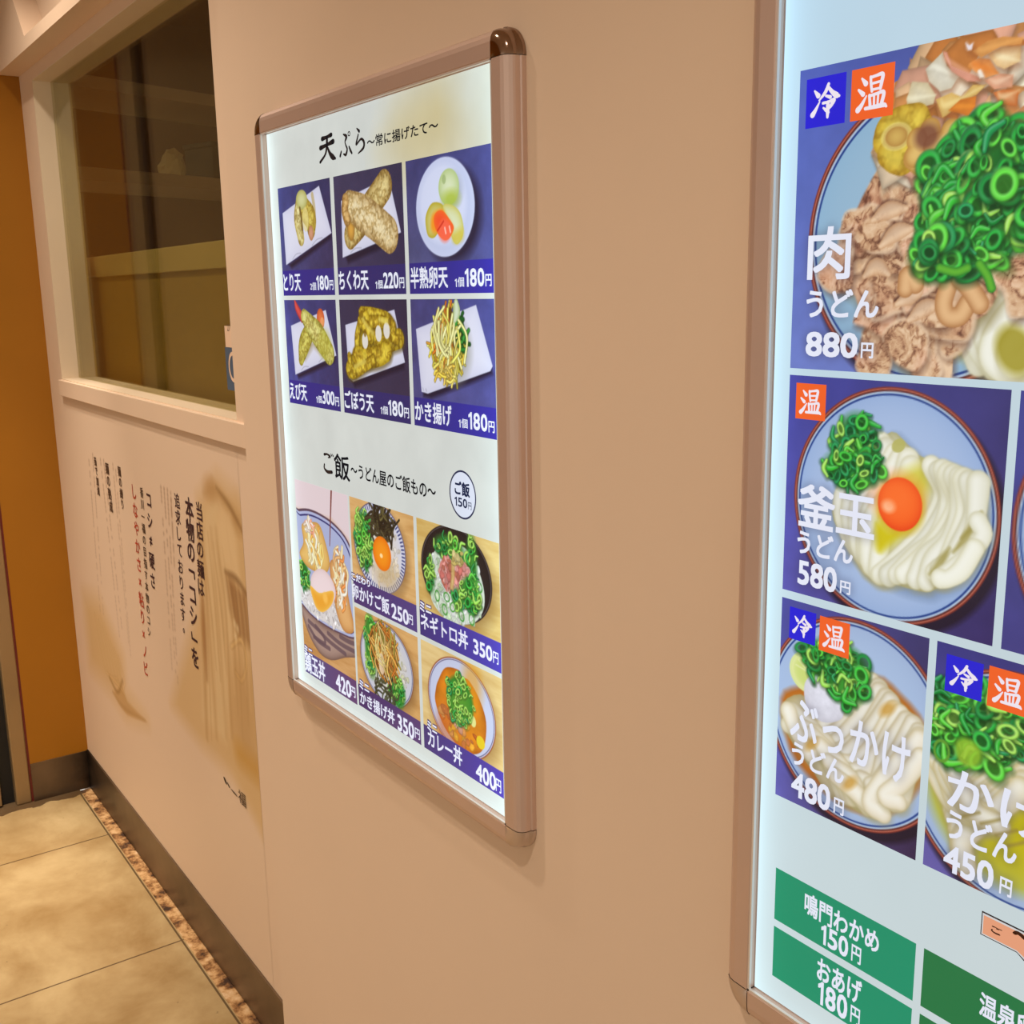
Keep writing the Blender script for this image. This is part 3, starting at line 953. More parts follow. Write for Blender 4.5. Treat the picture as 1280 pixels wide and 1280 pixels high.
# ================================================================== LIGHT BOXES
def lightbox(name, lx0, lx1, lz0, lz1, label, rail_w=.0295, depth=.022, back=.012):
    org = ((lx0 + lx1) / 2, YW, lz0)
    root = empty(name, org); tag(root, label, 'menu board')
    prof = [(0, depth - .012), (0, depth - .0008), (.0010, depth), (.0155, depth - .0002), (.0205, depth - .0012), (.0248, depth - .0040), (.0268, depth - .0075),
            (.0275, depth - .0100), (.0278, .0065), (rail_w, .0055), (rail_w, 0.0)]
    X0, X1, Z0, Z1 = lx0 - org[0], lx1 - org[0], 0.0, lz1 - lz0

    def rail(a, b, outw, nm):
        V, F = [], []
        for e in (a, b):
            V += [(e[0] + outw[0] * r, -hh, e[1] + outw[1] * r) for r, hh in prof]
        n = len(prof)
        F = [(i, i + 1, i + 1 + n, i + n) for i in range(n - 1)]
        o = mesh('frame_rail', V, F, m_alu, root)
        return o
    g = .0006
    rail((X0, Z0 + g), (X0, Z1 - g), (-1, 0), 'l'); rail((X1, Z1 - g), (X1, Z0 + g), (1, 0), 'r')
    rail((X0 + g, Z1), (X1 - g, Z1), (0, 1), 't'); rail((X1 - g, Z0), (X0 + g, Z0), (0, -1), 'b')
    for (cx_, cz_, t0) in ((X1, Z1, 0), (X0, Z1, 90), (X0, Z0, 180), (X1, Z0, 270)):
        V, F = [], []
        n = len(prof) - 1; st = 14
        for k in range(st + 1):
            t = math.radians(t0 + 90 * k / st)
            for r, hh in prof[1:]:
                rr = r * 1.012; V.append((cx_ + math.cos(t) * rr, -hh - .0003, cz_ + math.sin(t) * rr))
        for k in range(st):
            F += [(k * n + i, k * n + i + 1, (k + 1) * n + i + 1, (k + 1) * n + i) for i in range(n - 1)]
        c_ = mesh('corner_cap', V, F, m_chrome if t0 < 180 else m_satin, root, True)
        c_['label'] = 'rounded metal corner cap'
    # bright inner lip
    V, F = [], []
    for (x0, x1, z0, z1) in ((X0, X0 + .0018, Z0, Z1), (X1 - .0018, X1, Z0, Z1), (X0, X1, Z1 - .0018, Z1), (X0, X1, Z0, Z0 + .0018)):
        v, f_ = boxvf(x0, x1, -depth + .0004, -depth + .003, z0, z1); k = len(V); V += v; F += [tuple(i + k for i in q) for q in f_]
    mesh('inner_lip', V, F, m_lip, root)
    box('back_panel', X0 - .001, X1 + .001, -(back - .0015), -.0005, Z0 - .001, Z1 + .001, m_alu, root)
    return root, org


def sheet(root, org, x0, x1, z0, z1, y, mat, col):
    pr = Print(x0, x1, z0, z1, .02, col)
    return pr


# ---------------- small board: tempura and rice bowls
SX0, SX1, SZ0, SZ1 = -1.5145, -0.9295, CZ - .5915, CZ + .2225
SY = 0.640
rootS, oS = lightbox('menu_lightbox', SX0, SX1, SZ0, SZ1, 'whole backlit tempura and rice bowl menu board in aluminium frame, mid wall')
m_S = mat_backlit('backlit_print', SX0 - oS[0], SX1 - oS[0], 0, SZ1 - SZ0, amp=.75, sig=.022)
yS = SY
bgp = Print(SX0 + .001, SX1 - .001, SZ0 + .001, SZ1 - .001, .004, (206, 210, 205))
fz = zoom(300, 20, 3.368, SY)
bgp.poly([fz(*q) for q in [(690, 620), (620, 520), (660, 400), (760, 330), (900, 280), (1058, 210), (1058, 560)]], (198, 184, 138), soft=.10, a=.7)
bgp.ell(fz(860, 400), (.07, .03), (202, 184, 128), soft=.06, a=.6)
bgp.ell(fz(1000, 350), (.05, .06), (204, 210, 206), soft=.06, a=.7)
bgp.ell(fz(760, 560), (.08, .03), (200, 188, 146), soft=.05, a=.6)
bgp.tex(.03, 22, 4)
sheetS = bgp.build('backlit_sheet', m_S, rootS, oS, yS)
tag(sheetS, 'glowing white printed sheet')


def T(body, bl, tr, rgb=(226, 228, 240), bold=.028, y=None, sheet_=None, org=None, mat=None, name='dish_name', shear=0, strokes=None, rect=None, plane=None, bw=1.45):
    if rect is None:
        a, b = onY(*bl, plane), onY(*tr, plane)
        rect = (a[0], b[0], a[1], b[1])
    vf = embolden(*glyphs(body), bold) if strokes is None else brush(strokes, bw)
    V, F = fit(vf, *rect, shear=shear)
    return ink_mesh(name, [(v[0] - org[0], y - org[1], v[1] - org[2]) for v in V], F, rgb, mat, sheet_)


def TS(body, bl, tr, **k):
    return T(body, bl, tr, y=yS - .0012, sheet_=sheetS, org=oS, mat=m_S, plane=SY, **k)


BLK = (24, 22, 26)
TEN = [[(22, 86, 13), (50, 88, 9), (78, 92, 12)], [(8, 54, 13), (50, 60, 9), (88, 66, 14)], [(52, 88, 9), (48, 55, 9), (36, 26, 7), (2, 2, 8)], [(50, 56, 5), (64, 28, 10), (82, 10, 15), (97, 3, 7)]]
PU = [[(34, 96, 4), (58, 84, 11), (46, 66, 6), (50, 52, 6), (60, 34, 8), (48, 14, 9), (30, 18, 5)], [(2, 14, 9), (12, 30, 7)], [(76, 42, 6), (86, 26, 9), (96, 14, 7)]]
PU.append([(80 + 8 * math.cos(t), 92 + 8 * math.sin(t), 3.2) for t in np.linspace(0, 6.283, 9)])
RA = [[(30, 99, 4), (48, 86, 10)], [(40, 74, 6), (22, 44, 8), (24, 38, 6), (60, 54, 7), (82, 40, 10), (76, 18, 9), (34, 1, 4)]]
TS('', (400.4, 205), (419.6, 164.2), rgb=BLK, strokes=TEN, name='heading')
TS('', (425.5, 197.5), (440.5, 163), rgb=BLK, strokes=PU, name='heading')
TS('', (446, 193.5), (456.5, 157), rgb=BLK, strokes=RA, name='heading')
TS('〜常に揚げたて〜', (460.2, 186), (548.5, 147.5), rgb=BLK, bold=.016, name='heading')
GO = [[(20, 88, 10), (44, 92, 7), (70, 84, 9), (52, 76, 4)], [(16, 38, 7), (14, 18, 8), (40, 4, 12), (78, 8, 12)], [(76, 99, 3), (84, 90, 6)], [(90, 99, 3), (97, 90, 6)]]
TS('', (405.8, 590.5), (418, 567.5), rgb=BLK, strokes=GO, name='heading')
TS('飯', (419.5, 597.2), (437.2, 570.5), rgb=BLK, bold=.014, name='heading')
TS('〜うどん屋のご飯もの〜', (439.8, 596), (545.5, 605), rgb=BLK, bold=.016, name='heading')
# round price badge
c_, r_ = ell4(lambda a, b: onY(a, b, SY), (562.4, 610), (596.4, 627), (577.8, 588), (581, 649))
rb = (r_[0] + r_[1]) / 2
V, F = [], []
for i in range(64):
    t = 6.283 * i / 64
    for rr in (rb - .0022, rb): V.append((c_[0] + math.cos(t) * rr - oS[0], yS - .0010 - oS[1], c_[1] + math.sin(t) * rr - oS[2]))
F = [(2 * i, (2 * i + 2) % 128, (2 * i + 3) % 128, 2 * i + 1) for i in range(64)]
ink_mesh('badge_ring', V, F, (36, 44, 78), m_S, sheetS)
V = [(c_[0] + math.cos(6.283 * i / 48) * (rb - .002) - oS[0], yS - .0006 - oS[1], c_[1] + math.sin(6.283 * i / 48) * (rb - .002) - oS[2]) for i in range(48)]
ink_mesh('price_badge', V, [tuple(range(48))], (214, 220, 236), m_S, sheetS)
NVY = (34, 40, 70)
TS('ご飯', (569.6, 617.5), (588, 604.5), rgb=NVY, bold=.03, name='badge_text')
TS('150', (569.6, 631.5), (585, 624.3), rgb=NVY, bold=.02, name='badge_text')
TS('円', (586.3, 636.5), (590.4, 628.5), rgb=NVY, bold=.01, name='badge_text')

# tile grid (metres, on the print plane)
k_ = SY / .636
CX = [(-1.475 * k_, -1.309 * k_), (-1.2985 * k_, -1.1215 * k_), (-1.1130 * k_, -.9395 * k_)]
R1 = (CZ - .0025 * k_, CZ + .1445 * k_); R2 = (CZ - .155 * k_, CZ - .0085 * k_)
B1c = CZ + .032 * k_; B2c = CZ - .1215 * k_
STEP = .0009


def paper(cv, f, quad, shadow, curl=True):
    cv.poly([f(*q) for q in shadow], (30, 24, 44), soft=.006, a=.9)
    cv.poly([f(*q) for q in quad], (216, 216, 232), edge=(200, 200, 222), ew=.01)
    if curl:
        a, b = np.array(quad[-1], float), np.array(quad[-2], float)
        d = b - a
        for t0, t1 in ((.12, .32), (.55, .80)):
            p0, p1 = a + d * t0, a + d * t1
            cv.stroke([f(*(p0 + (8, -18))), f(*((p0 + p1) / 2 + (0, -34))), f(*(p1 + (0, -16)))], .0007, (150, 150, 168), a=.6)


def tile(ix, row, cap, c0, c1, step=STEP):
    z0, z1 = R1 if row == 1 else R2
    return Print(CX[ix][0], CX[ix][1], z0, z1, step)


photos = []
CAPc = [((44, 38, 134), (50, 44, 120)), ((46, 40, 104), (48, 42, 100)), ((48, 42, 122), (52, 48, 160))]
# 1 toriten
A = zoom(340, 190, 7.111, SY)
cv = tile(0, 1, None, 0, 0); cv.grad((58, 70, 168), (62, 48, 104), (50, 48, 108), (66, 70, 150), ground=.30); cv.tex(.12, 60, 2)
paper(cv, A, [(97, 545), (420, 300), (532, 720), (130, 1005)], [(150, 1000), (530, 715), (528, 770), (180, 1035)])
cv.stroke([A(262, 430), A(300, 520), A(345, 590), A(352, 690)], [.012, .017, .017, .012], (206, 188, 92), edge=(150, 128, 48), tex=(.16, 140))
cv.stroke([A(232, 470), A(235, 600), A(262, 770)], [.008, .013, .010], (214, 206, 150), edge=(160, 140, 70), tex=(.16, 140))
cv.ell(A(265, 425), (.018, .013), (206, 206, 150), edge=(170, 165, 90))
cv.stroke([A(250, 500), A(262, 580), A(275, 690)], .0025, (104, 78, 36), a=.8)
cv.ell(A(350, 720), (.008, .010), (205, 150, 120), edge=(170, 120, 80)); cv.ell(A(300, 600), (.010, .016), (224, 210, 140), a=.7)
cv.stroke([A(360, 380), A(380, 520), A(375, 660)], .004, (170, 140, 50), a=.5)
photos.append((cv, 0, 1, 'chicken tempura'))
# 2 chikuwa
cv = tile(1, 1, None, 0, 0); cv.grad((66, 58, 104), (54, 44, 92), (58, 50, 92), (64, 56, 112), ground=.30); cv.tex(.08, 50, 3)
paper(cv, A, [(617, 435), (1040, 222), (1150, 715), (632, 940)], [(655, 925), (1150, 705), (1110, 800), (680, 990)])
cv.stroke([A(700, 745), A(800, 600), A(1000, 300)], [.017, .020, .019], (206, 188, 130), edge=(146, 118, 62), tex=(.17, 150))
cv.ell(A(705, 690), (.010, .014), (214, 160, 70), edge=(150, 110, 50))
cv.poly([A(700, 620), A(830, 640), A(1010, 800), A(900, 760), A(820, 700)], (90, 70, 40), soft=.010, a=.5)
cv.stroke([A(690, 470), A(800, 540), A(900, 610), A(1045, 735)], [.018, .023, .023, .022], (218, 200, 156), edge=(164, 136, 88), tex=(.17, 150))
cv.stroke([A(655, 430), A(650, 520), A(670, 600)], .009, (206, 170, 110), edge=(150, 112, 60), tex=(.16, 140))
for k in range(26):
    q = A(700 + 330 * random.random(), 470 + 40 * random.random() + 8 * k); 
    cv.ell(A(720 + k * 13, 480 + k * 10.5 + random.uniform(-45, 45)), (.0035, .0028), (232, 218, 180), a=.5)
photos.append((cv, 1, 1, 'fish-cake tempura sticks'))
# 3 soft-boiled egg
B = zoom(490, 170, 6.095, SY)
cv = tile(2, 1, None, 0, 0); cv.grad((64, 62, 140), (76, 84, 176), (70, 76, 172), (86, 88, 150), ground=.30); cv.tex(.12, 50, 4)
c, r = ell4(B, (187, 540), (633, 530), (410, 157), (410, 920))
cv.ell((c[0] + .014, c[1] - .008), (r[0] * .98, r[1] * .99), (40, 34, 56), soft=.014, a=.95)
cv.ell(c, r, (206, 212, 236), edge=(196, 202, 232)); cv.ell(c, (r[0] * .94, r[1] * .94), (196, 204, 232), edge=(188, 196, 226), soft=.01)
cv.ell((c[0] - .004, c[1] + .004), (r[0] * .80, r[1] * .80), (208, 214, 238), edge=(204, 210, 236), soft=.008)
e = ell4(B, (357, 400), (515, 400), (430, 247), (430, 530))
cv.ell((e[0][0] + .006, e[0][1] - .004), e[1], (160, 168, 186), soft=.01, a=.7)
cv.ell(e[0], e[1], (212, 222, 184), edge=(176, 196, 130), tex=None) if False else cv.ell(e[0], e[1], (212, 222, 184), edge=(174, 194, 128))
cv.ell(B(450, 480), (.016, .009), (166, 186, 60), soft=.010, a=.8); cv.ell(B(398, 330), (.004, .005), (150, 170, 110), a=.7)
cv.poly([B(*q) for q in [(262, 600), (310, 510), (385, 520), (400, 600), (340, 760), (285, 770), (262, 700)]], (206, 200, 130), sm=5, edge=(178, 160, 40), ew=.006)
cv.poly([B(*q) for q in [(390, 540), (450, 522), (520, 580), (550, 720), (520, 810), (480, 818), (440, 720)]], (216, 224, 192), sm=5, edge=(196, 190, 90), ew=.006)
cv.poly([B(*q) for q in [(310, 600), (370, 560), (400, 590), (370, 700), (330, 740), (300, 700)]], (236, 150, 40), sm=5, soft=.006)
cv.poly([B(*q) for q in [(335, 585), (385, 565), (440, 630), (475, 700), (440, 780), (395, 792), (345, 735), (320, 650)]], (238, 78, 44), sm=5, edge=(240, 110, 40), ew=.005)
cv.ell(B(405, 720), (.013, .012), (246, 104, 80), soft=.006, a=.8)
for q in ((405, 700), (440, 690)): cv.stroke([B(*q), B(q[0] + 8, q[1] + 40)], .0013, (255, 214, 200), a=.8)
cv.stroke([B(395, 650), B(370, 690), B(350, 720)], .0012, (190, 40, 24), a=.7)
cv.poly([B(*q) for q in [(470, 740), (535, 700), (545, 780), (500, 815), (465, 800)]], (206, 186, 60), sm=4, soft=.008, a=.7)
photos.append((cv, 2, 1, 'soft-boiled egg tempura on a white plate'))
# 4 shrimp
C = zoom(340, 360, 7.111, SY)
cv = tile(0, 2, None, 0, 0); cv.grad((58, 66, 168), (52, 44, 112), (52, 50, 124), (66, 76, 190), ground=.30); cv.tex(.12, 60, 5)
paper(cv, C, [(172, 335), (480, 195), (575, 600), (212, 770)], [(225, 765), (570, 600), (560, 660), (240, 805)])
cv.poly([C(*q) for q in [(330, 480), (420, 480), (500, 610), (440, 590), (370, 520), (300, 640)]], (140, 120, 70), soft=.010, a=.6)
cv.stroke([C(205, 115), C(225, 180), C(270, 265)], [.002, .006, .007], (214, 80, 74), edge=(150, 40, 50))
cv.ell(C(435, 275), (.012, .014), (222, 120, 70), edge=(190, 80, 40)); cv.ell(C(450, 300), (.006, .006), (236, 170, 110), a=.7)
cv.stroke([C(330, 400), C(285, 510), C(262, 640)], [.015, .016, .008], (196, 190, 96), edge=(146, 136, 44), tex=(.16, 140))
cv.stroke([C(290, 255), C(350, 340), C(420, 430), C(510, 580)], [.011, .016, .019, .016], (208, 204, 128), edge=(150, 146, 60), tex=(.17, 150))
cv.ell(C(470, 500), (.020, .020), (176, 172, 56), soft=.014, a=.5)
photos.append((cv, 0, 2, 'two shrimp tempura'))
# 5 burdock
cv = tile(1, 2, None, 0, 0); cv.grad((58, 50, 96), (62, 46, 86), (52, 42, 80), (60, 54, 104), ground=.30); cv.tex(.07, 50, 6)
paper(cv, C, [(655, 328), (1090, 192), (1185, 662), (725, 832), (690, 800)], [(700, 800), (1185, 650), (1180, 720), (740, 885)])
cv.poly([C(*q) for q in [(790, 230), (900, 220), (1060, 270), (1110, 440), (1010, 590), (880, 620), (760, 770), (700, 740), (690, 610), (750, 560), (760, 380)]], (150, 126, 26), sm=4, soft=.006, tex=(.2, 120))
YB, YE = (206, 182, 62), (150, 124, 22)
for pts, w in (([(800, 250), (760, 420), (755, 600), (700, 640)], .010), ([(800, 220), (900, 230), (1040, 280), (1085, 400)], .013), ([(830, 260), (900, 420), (960, 520)], .016),
               ([(700, 720), (800, 640), (930, 560), (1060, 480), (1130, 450)], .020), ([(880, 300), (980, 300), (1070, 330)], .013), ([(760, 610), (860, 620), (960, 600), (1020, 560)], .022),
               ([(720, 760), (770, 740), (900, 640)], .012), ([(1080, 330), (1075, 430), (1110, 460)], .010), ([(690, 600), (700, 680), (740, 760)], .008), ([(790, 300), (850, 360), (880, 440)], .013)):
    cv.stroke([C(q[0] + 4, q[1] + 14) for q in pts], w * .72, (92, 74, 26), a=.6, soft=.005)
    cv.stroke([C(*q) for q in pts], w * .62, YB, edge=YE, tex=(.2, 120))
for q in ((830, 470), (950, 405), (1022, 378)): cv.ell(C(*q), (.008, .010), (222, 218, 214), a=.95)
for pts in ([(800, 250), (840, 330), (900, 400)], [(960, 280), (1040, 300)], [(740, 700), (830, 650)]): cv.stroke([C(*q) for q in pts], .003, (222, 204, 100), a=.7, soft=.004)
for q in ((800, 232), (830, 400), (1050, 300), (1060, 450)): cv.ell(C(*q), (.004, .005), (116, 84, 14), a=.7)
photos.append((cv, 1, 2, 'burdock tempura'))
# 6 mixed vegetable kakiage
D = zoom(490, 360, 6.4, SY)
cv = tile(2, 2, None, 0, 0); cv.grad((66, 62, 142), (76, 78, 176), (72, 80, 190), (80, 76, 156), ground=.30); cv.tex(.12, 50, 7)
paper(cv, D, [(195, 328), (675, 135), (808, 625), (790, 665), (290, 845), (240, 830)], [(250, 825), (800, 640), (810, 690), (620, 770), (320, 885), (255, 870)])
c, r = ell4(D, (305, 470), (600, 460), (450, 185), (440, 735))
cv.ell((c[0] + .008, c[1] - .004), r, (150, 150, 140), soft=.016, a=.7)
cv.ell(c, (r[0] * .92, r[1] * .95), (150, 130, 44), edge=(120, 100, 30))
PALK = [(214, 200, 86), (226, 214, 120), (196, 180, 60), (222, 190, 60), (170, 160, 60), (206, 150, 50)]
cv.strands(c, (r[0] * .86, r[1] * .84), 170, PALK, .0014, .034, 3, ang=1.35, spread=2.2)
cv.strands(D(430, 420), (.022, .034), 22, [(222, 140, 50), (216, 120, 40), (232, 190, 80)], .0016, .03, 4, ang=1.2, spread=1.0)
cv.strands(D(565, 360), (.010, .022), 26, [(30, 110, 40), (50, 130, 50), (20, 86, 34)], .002, .012, 5)
for q in ((445, 500), (500, 430), (350, 300), (470, 210)): cv.ell(D(*q), (.004, .008), (80, 54, 20), a=.8)
cv.strands(c, (r[0] * .8, r[1] * .7), 26, [(232, 226, 150), (224, 210, 100)], .0017, .04, 8, ang=1.5, spread=1.6)
cv.stroke([D(515, 115), D(520, 190), D(505, 260)], [.004, .007, .003], (206, 218, 190), edge=(150, 170, 110))
cv.strands(D(440, 690), (.03, .012), 24, [(214, 180, 70), (222, 196, 100)], .0015, .014, 9)
photos.append((cv, 2, 2, 'mixed vegetable fritter'))

names1 = ['とり天', 'ちくわ天', '半熟卵天']; names2 = ['えび天', 'ごぼう天', 'かき揚げ']
cnt1 = ['2個', '1個', '1個']; pr1 = ['180', '220', '180']; pr2 = ['300', '180', '180']
for cv, ix, row, what in photos:
    zc = B1c if row == 1 else B2c
    cv.caption(-9, zc, *CAPc[ix])
    o_ = cv.build('menu_photo', m_S, sheetS, oS, yS - .0005); tag(o_, 'printed photo of ' + what)
    x0, x1 = CX[ix]; w = x1 - x0
    zb = (R1 if row == 1 else R2)[0] + .0068
    nm = (names1 if row == 1 else names2)[ix]; ct = cnt1[ix] if row == 1 else '1個'; pr_ = (pr1 if row == 1 else pr2)[ix]
    kw = dict(y=yS - .0012, sheet_=sheetS, org=oS, mat=m_S)
    T(nm, None, None, rect=(x0 + .0035, x0 + .0035 + .0205 * len(nm) - (.003 if len(nm) == 3 else 0), zb - .001, zb + .0235), bold=.018, **kw)
    T(ct, None, None, rect=(x1 - .0745, x1 - .0560, zb, zb + .0105), bold=.012, name='count_text', **kw)
    T(pr_, None, None, rect=(x1 - .0540, x1 - .0165, zb, zb + .0190), bold=.02, name='price_text', **kw)
    T('円', None, None, rect=(x1 - .0145, x1 - .0030, zb, zb + .0125), bold=.018, name='price_text', **kw)

# ---- rice bowls
zA = (CZ - .567 * k_, CZ - .2675 * k_); zU = (CZ - .4155 * k_, CZ - .2675 * k_); zD = (CZ - .565 * k_, CZ - .4215 * k_)
CB = [(-1.475 * k_, -1.302 * k_), (-1.2965 * k_, -1.1245 * k_), (-1.1170 * k_, -.9395 * k_)]
capA = CZ - .5315 * k_; capU = CZ - .3800 * k_; capD = CZ - .5330 * k_
# tall photo: chicken and egg bowl
Fz = zoom(360, 590, 4.571, SY)
cv = Print(CB[0][0], CB[0][1], *zA, STEP); cv.wood((206, 158, 104), (180, 128, 72), 2)
cv.poly([Fz(*q) for q in [(20, 0), (420, 60), (420, 560), (340, 400), (250, 290), (20, 215)]], (220, 202, 206), soft=.02)
rim = [(20, 222), (60, 210), (120, 210), (190, 240), (270, 298), (345, 395), (400, 560), (430, 760), (400, 945), (300, 925), (200, 870), (130, 815), (80, 755), (20, 690)]
cv.poly([Fz(*q) for q in [(80, 760), (200, 870), (330, 925), (420, 945), (420, 1050), (330, 1060), (250, 1075), (180, 1030), (115, 910)]], (168, 140, 128), sm=4, edge=(110, 84, 76), ew=.006)
for pts in ([(120, 880), (170, 960), (240, 1010)], [(160, 880), (230, 960), (330, 1040)], [(230, 920), (300, 980), (390, 1030)], [(300, 940), (350, 970), (410, 990)], [(120, 850), (200, 930), (210, 980), (150, 940)]):
    cv.stroke([Fz(*q) for q in pts], .0035, (96, 76, 84), a=.8)
cv.poly([Fz(*q) for q in rim], (88, 66, 82), sm=4)
inn = [((q[0] - 210) * .965 + 210, (q[1] - 570) * .965 + 572) for q in rim]
cv.poly([Fz(*q) for q in inn], (172, 178, 212), sm=4)
inn2 = [((q[0] - 210) * .92 + 208, (q[1] - 570) * .92 + 572) for q in rim]
cv.poly([Fz(*q) for q in inn2], (40, 44, 104), sm=4)
inn3 = [((q[0] - 210) * .895 + 207, (q[1] - 570) * .895 + 573) for q in rim]
cv.poly([Fz(*q) for q in inn3], (166, 174, 208), sm=4)
rice = [(60, 640), (140, 640), (260, 700), (340, 800), (350, 910), (300, 905), (200, 850), (130, 800), (85, 740)]
cv.poly([Fz(*q) for q in rice], (214, 208, 206), sm=4)
cv.blobs([Fz(*q) for q in rice], 130, [(226, 222, 222), (206, 198, 196), (232, 228, 226)], .0045, 3, .75)
cv.scallions(Fz(95, 590), (.020, .024), 34, .006, 4)
tmp = [(80, 300), (130, 285), (180, 300), (215, 400), (240, 520), (215, 580), (140, 560), (95, 520), (68, 460), (90, 400)]
cv.poly([Fz(*q) for q in tmp], (226, 186, 110), sm=4, edge=(190, 140, 70), ew=.006)
cv.strands(Fz(150, 430), (.026, .034), 40, [(238, 214, 160), (232, 190, 110), (222, 160, 70), (244, 232, 204)], .0022, .028, 6, ang=1.6, spread=1.2, dark=.8)
cv.strands(Fz(125, 310), (.016, .010), 14, [(244, 226, 206), (226, 150, 120)], .002, .014, 7, dark=.85)
tm2 = [(240, 520), (290, 505), (335, 545), (345, 700), (380, 900), (330, 915), (290, 840), (260, 700)]
cv.poly([Fz(*q) for q in tm2], (222, 172, 112), sm=4, edge=(180, 120, 64), ew=.006)
cv.strands(Fz(300, 620), (.020, .045), 44, [(240, 208, 164), (226, 176, 120), (206, 130, 70), (240, 222, 196)], .0022, .024, 8, ang=1.4, spread=1.8, dark=.8)
e = [(130, 640), (150, 570), (200, 555), (250, 610), (275, 690), (255, 760), (205, 800), (160, 770)]
cv.poly([Fz(*q) for q in e], (232, 212, 214), sm=5, edge=(216, 190, 190), ew=.005)
cv.poly([Fz(*q) for q in [(128, 650), (180, 690), (258, 680), (255, 750), (205, 800), (160, 770)]], (230, 160, 50), sm=5, edge=(236, 190, 90), ew=.004)
cv.ell(Fz(215, 720), (.008, .008), (244, 186, 84), soft=.006)
cv.stroke([Fz(250, 60), Fz(246, 200), Fz(240, 420)], [.0024, .0020, .0010], (120, 60, 54))
cv.caption(-9, capA, (84, 78, 128), (100, 66, 108))
o_ = cv.build('menu_photo', m_S, sheetS, oS, yS - .0005); tag(o_, 'tall printed photo of a chicken and egg rice bowl')


def bowl(cv, c, r, rim_out, line, body, inner, stripes=None):
    cv.ell((c[0] + .006, c[1] - .006), (r[0] * 1.02, r[1] * 1.02), (120, 84, 46), soft=.016, a=.6)
    cv.ell(c, r, rim_out); cv.ell(c, (r[0] * .972, r[1] * .972), body)
    if stripes:
        for k in range(stripes):
            t = 6.283 * k / stripes
            a = np.array([c[0] + math.cos(t) * r[0] * .95, c[1] + math.sin(t) * r[1] * .95]); b = np.array([c[0] + math.cos(t) * r[0] * .86, c[1] + math.sin(t) * r[1] * .86])
            cv.stroke([a, b], .0011, line)
    else:
        cv.ell(c, (r[0] * .955, r[1] * .955), line, inner=.982)
    cv.ell(c, (r[0] * .84, r[1] * .84), inner, edge=body, power=4)


# egg over rice
G = zoom(430, 620, 4.0, SY)
cv = Print(*CB[1], *zU, STEP); cv.wood((218, 176, 116), (196, 148, 88), 3)
c, r = ell4(G, (52, 215), (312, 330), (165, 33), (275, 525))
bowl(cv, c, r, (96, 84, 110), (58, 66, 120), (206, 206, 220), (216, 208, 200), 72)
ric = [(c[0] + math.cos(t) * r[0] * .8, c[1] + math.sin(t) * r[1] * .8) for t in np.linspace(0, 6.283, 20, endpoint=False)]
cv.blobs(ric, 260, [(226, 220, 212), (214, 204, 190), (206, 190, 166)], .0045, 5, .8)
cv.ell(G(215, 400), (.034, .020), (196, 170, 126), soft=.02, a=.7)
cv.scallions(G(100, 215), (.026, .042), 70, .0065, 6, .6, (60, 140, 50))
cv.strands(G(185, 140), (.036, .022), 60, [(52, 46, 30), (74, 66, 44), (40, 34, 24), (92, 84, 50)], .0016, .030, 7, dark=.6)
cv.stroke([G(278, 120), G(235, 175)], .0016, (44, 40, 26))
e = ell4(G, (148, 285), (236, 295), (195, 207), (190, 370))
cv.ell(e[0], (e[1][0] * 1.02, e[1][1] * 1.02), (240, 146, 30), edge=(226, 110, 16), power=3); cv.ell((e[0][0] - .002, e[0][1] - .003), (.004, .003), (255, 226, 170), a=.9)
cv.caption(-9, capU, (74, 52, 106), (82, 66, 126))
o_ = cv.build('menu_photo', m_S, sheetS, oS, yS - .0005); tag(o_, 'printed photo of raw egg on rice with green onion')
# fritter bowl
cv = Print(*CB[1], *zD, STEP); cv.wood((214, 168, 106), (192, 142, 82), 4)
c, r = ell4(G, (82, 765), (350, 900), (150, 607), (280, 1085))
bowl(cv, c, r, (130, 86, 64), (70, 76, 120), (196, 196, 206), (210, 206, 196))
ric = [(c[0] + math.cos(t) * r[0] * .8, c[1] + math.sin(t) * r[1] * .8) for t in np.linspace(0, 6.283, 20, endpoint=False)]
cv.blobs(ric, 200, [(222, 216, 208), (206, 200, 186), (190, 190, 160)], .0045, 6, .7)
cv.scallions(G(135, 745), (.018, .048), 36, .0055, 7, .6, (60, 140, 50)); cv.scallions(G(270, 980), (.022, .024), 26, .0055, 8, .6, (60, 140, 50))
cv.strands(G(215, 960), (.036, .030), 44, [(60, 60, 40), (80, 84, 56)], .0012, .022, 9, dark=.6)
c2, r2 = ell4(G, (128, 760), (282, 790), (195, 632), (215, 915))
cv.ell(c2, (r2[0] * .9, r2[1] * .92), (150, 96, 36), edge=(110, 70, 26))
cv.strands(c2, (r2[0] * .82, r2[1] * .8), 130, [(206, 150, 70), (190, 124, 50), (222, 176, 96), (150, 140, 60), (176, 104, 40)], .0015, .032, 10, ang=1.9, spread=1.6)
cv.ell(G(190, 840), (.008, .015), (228, 206, 180), a=.8); cv.strands(G(195, 800), (.01, .03), 8, [(232, 200, 130)], .0012, .04, 2, ang=2.0, spread=.6)
cv.caption(-9, capD, (76, 52, 98), (86, 60, 112))
o_ = cv.build('menu_photo', m_S, sheetS, oS, yS - .0005); tag(o_, 'printed photo of a fritter on rice in a pale bowl')
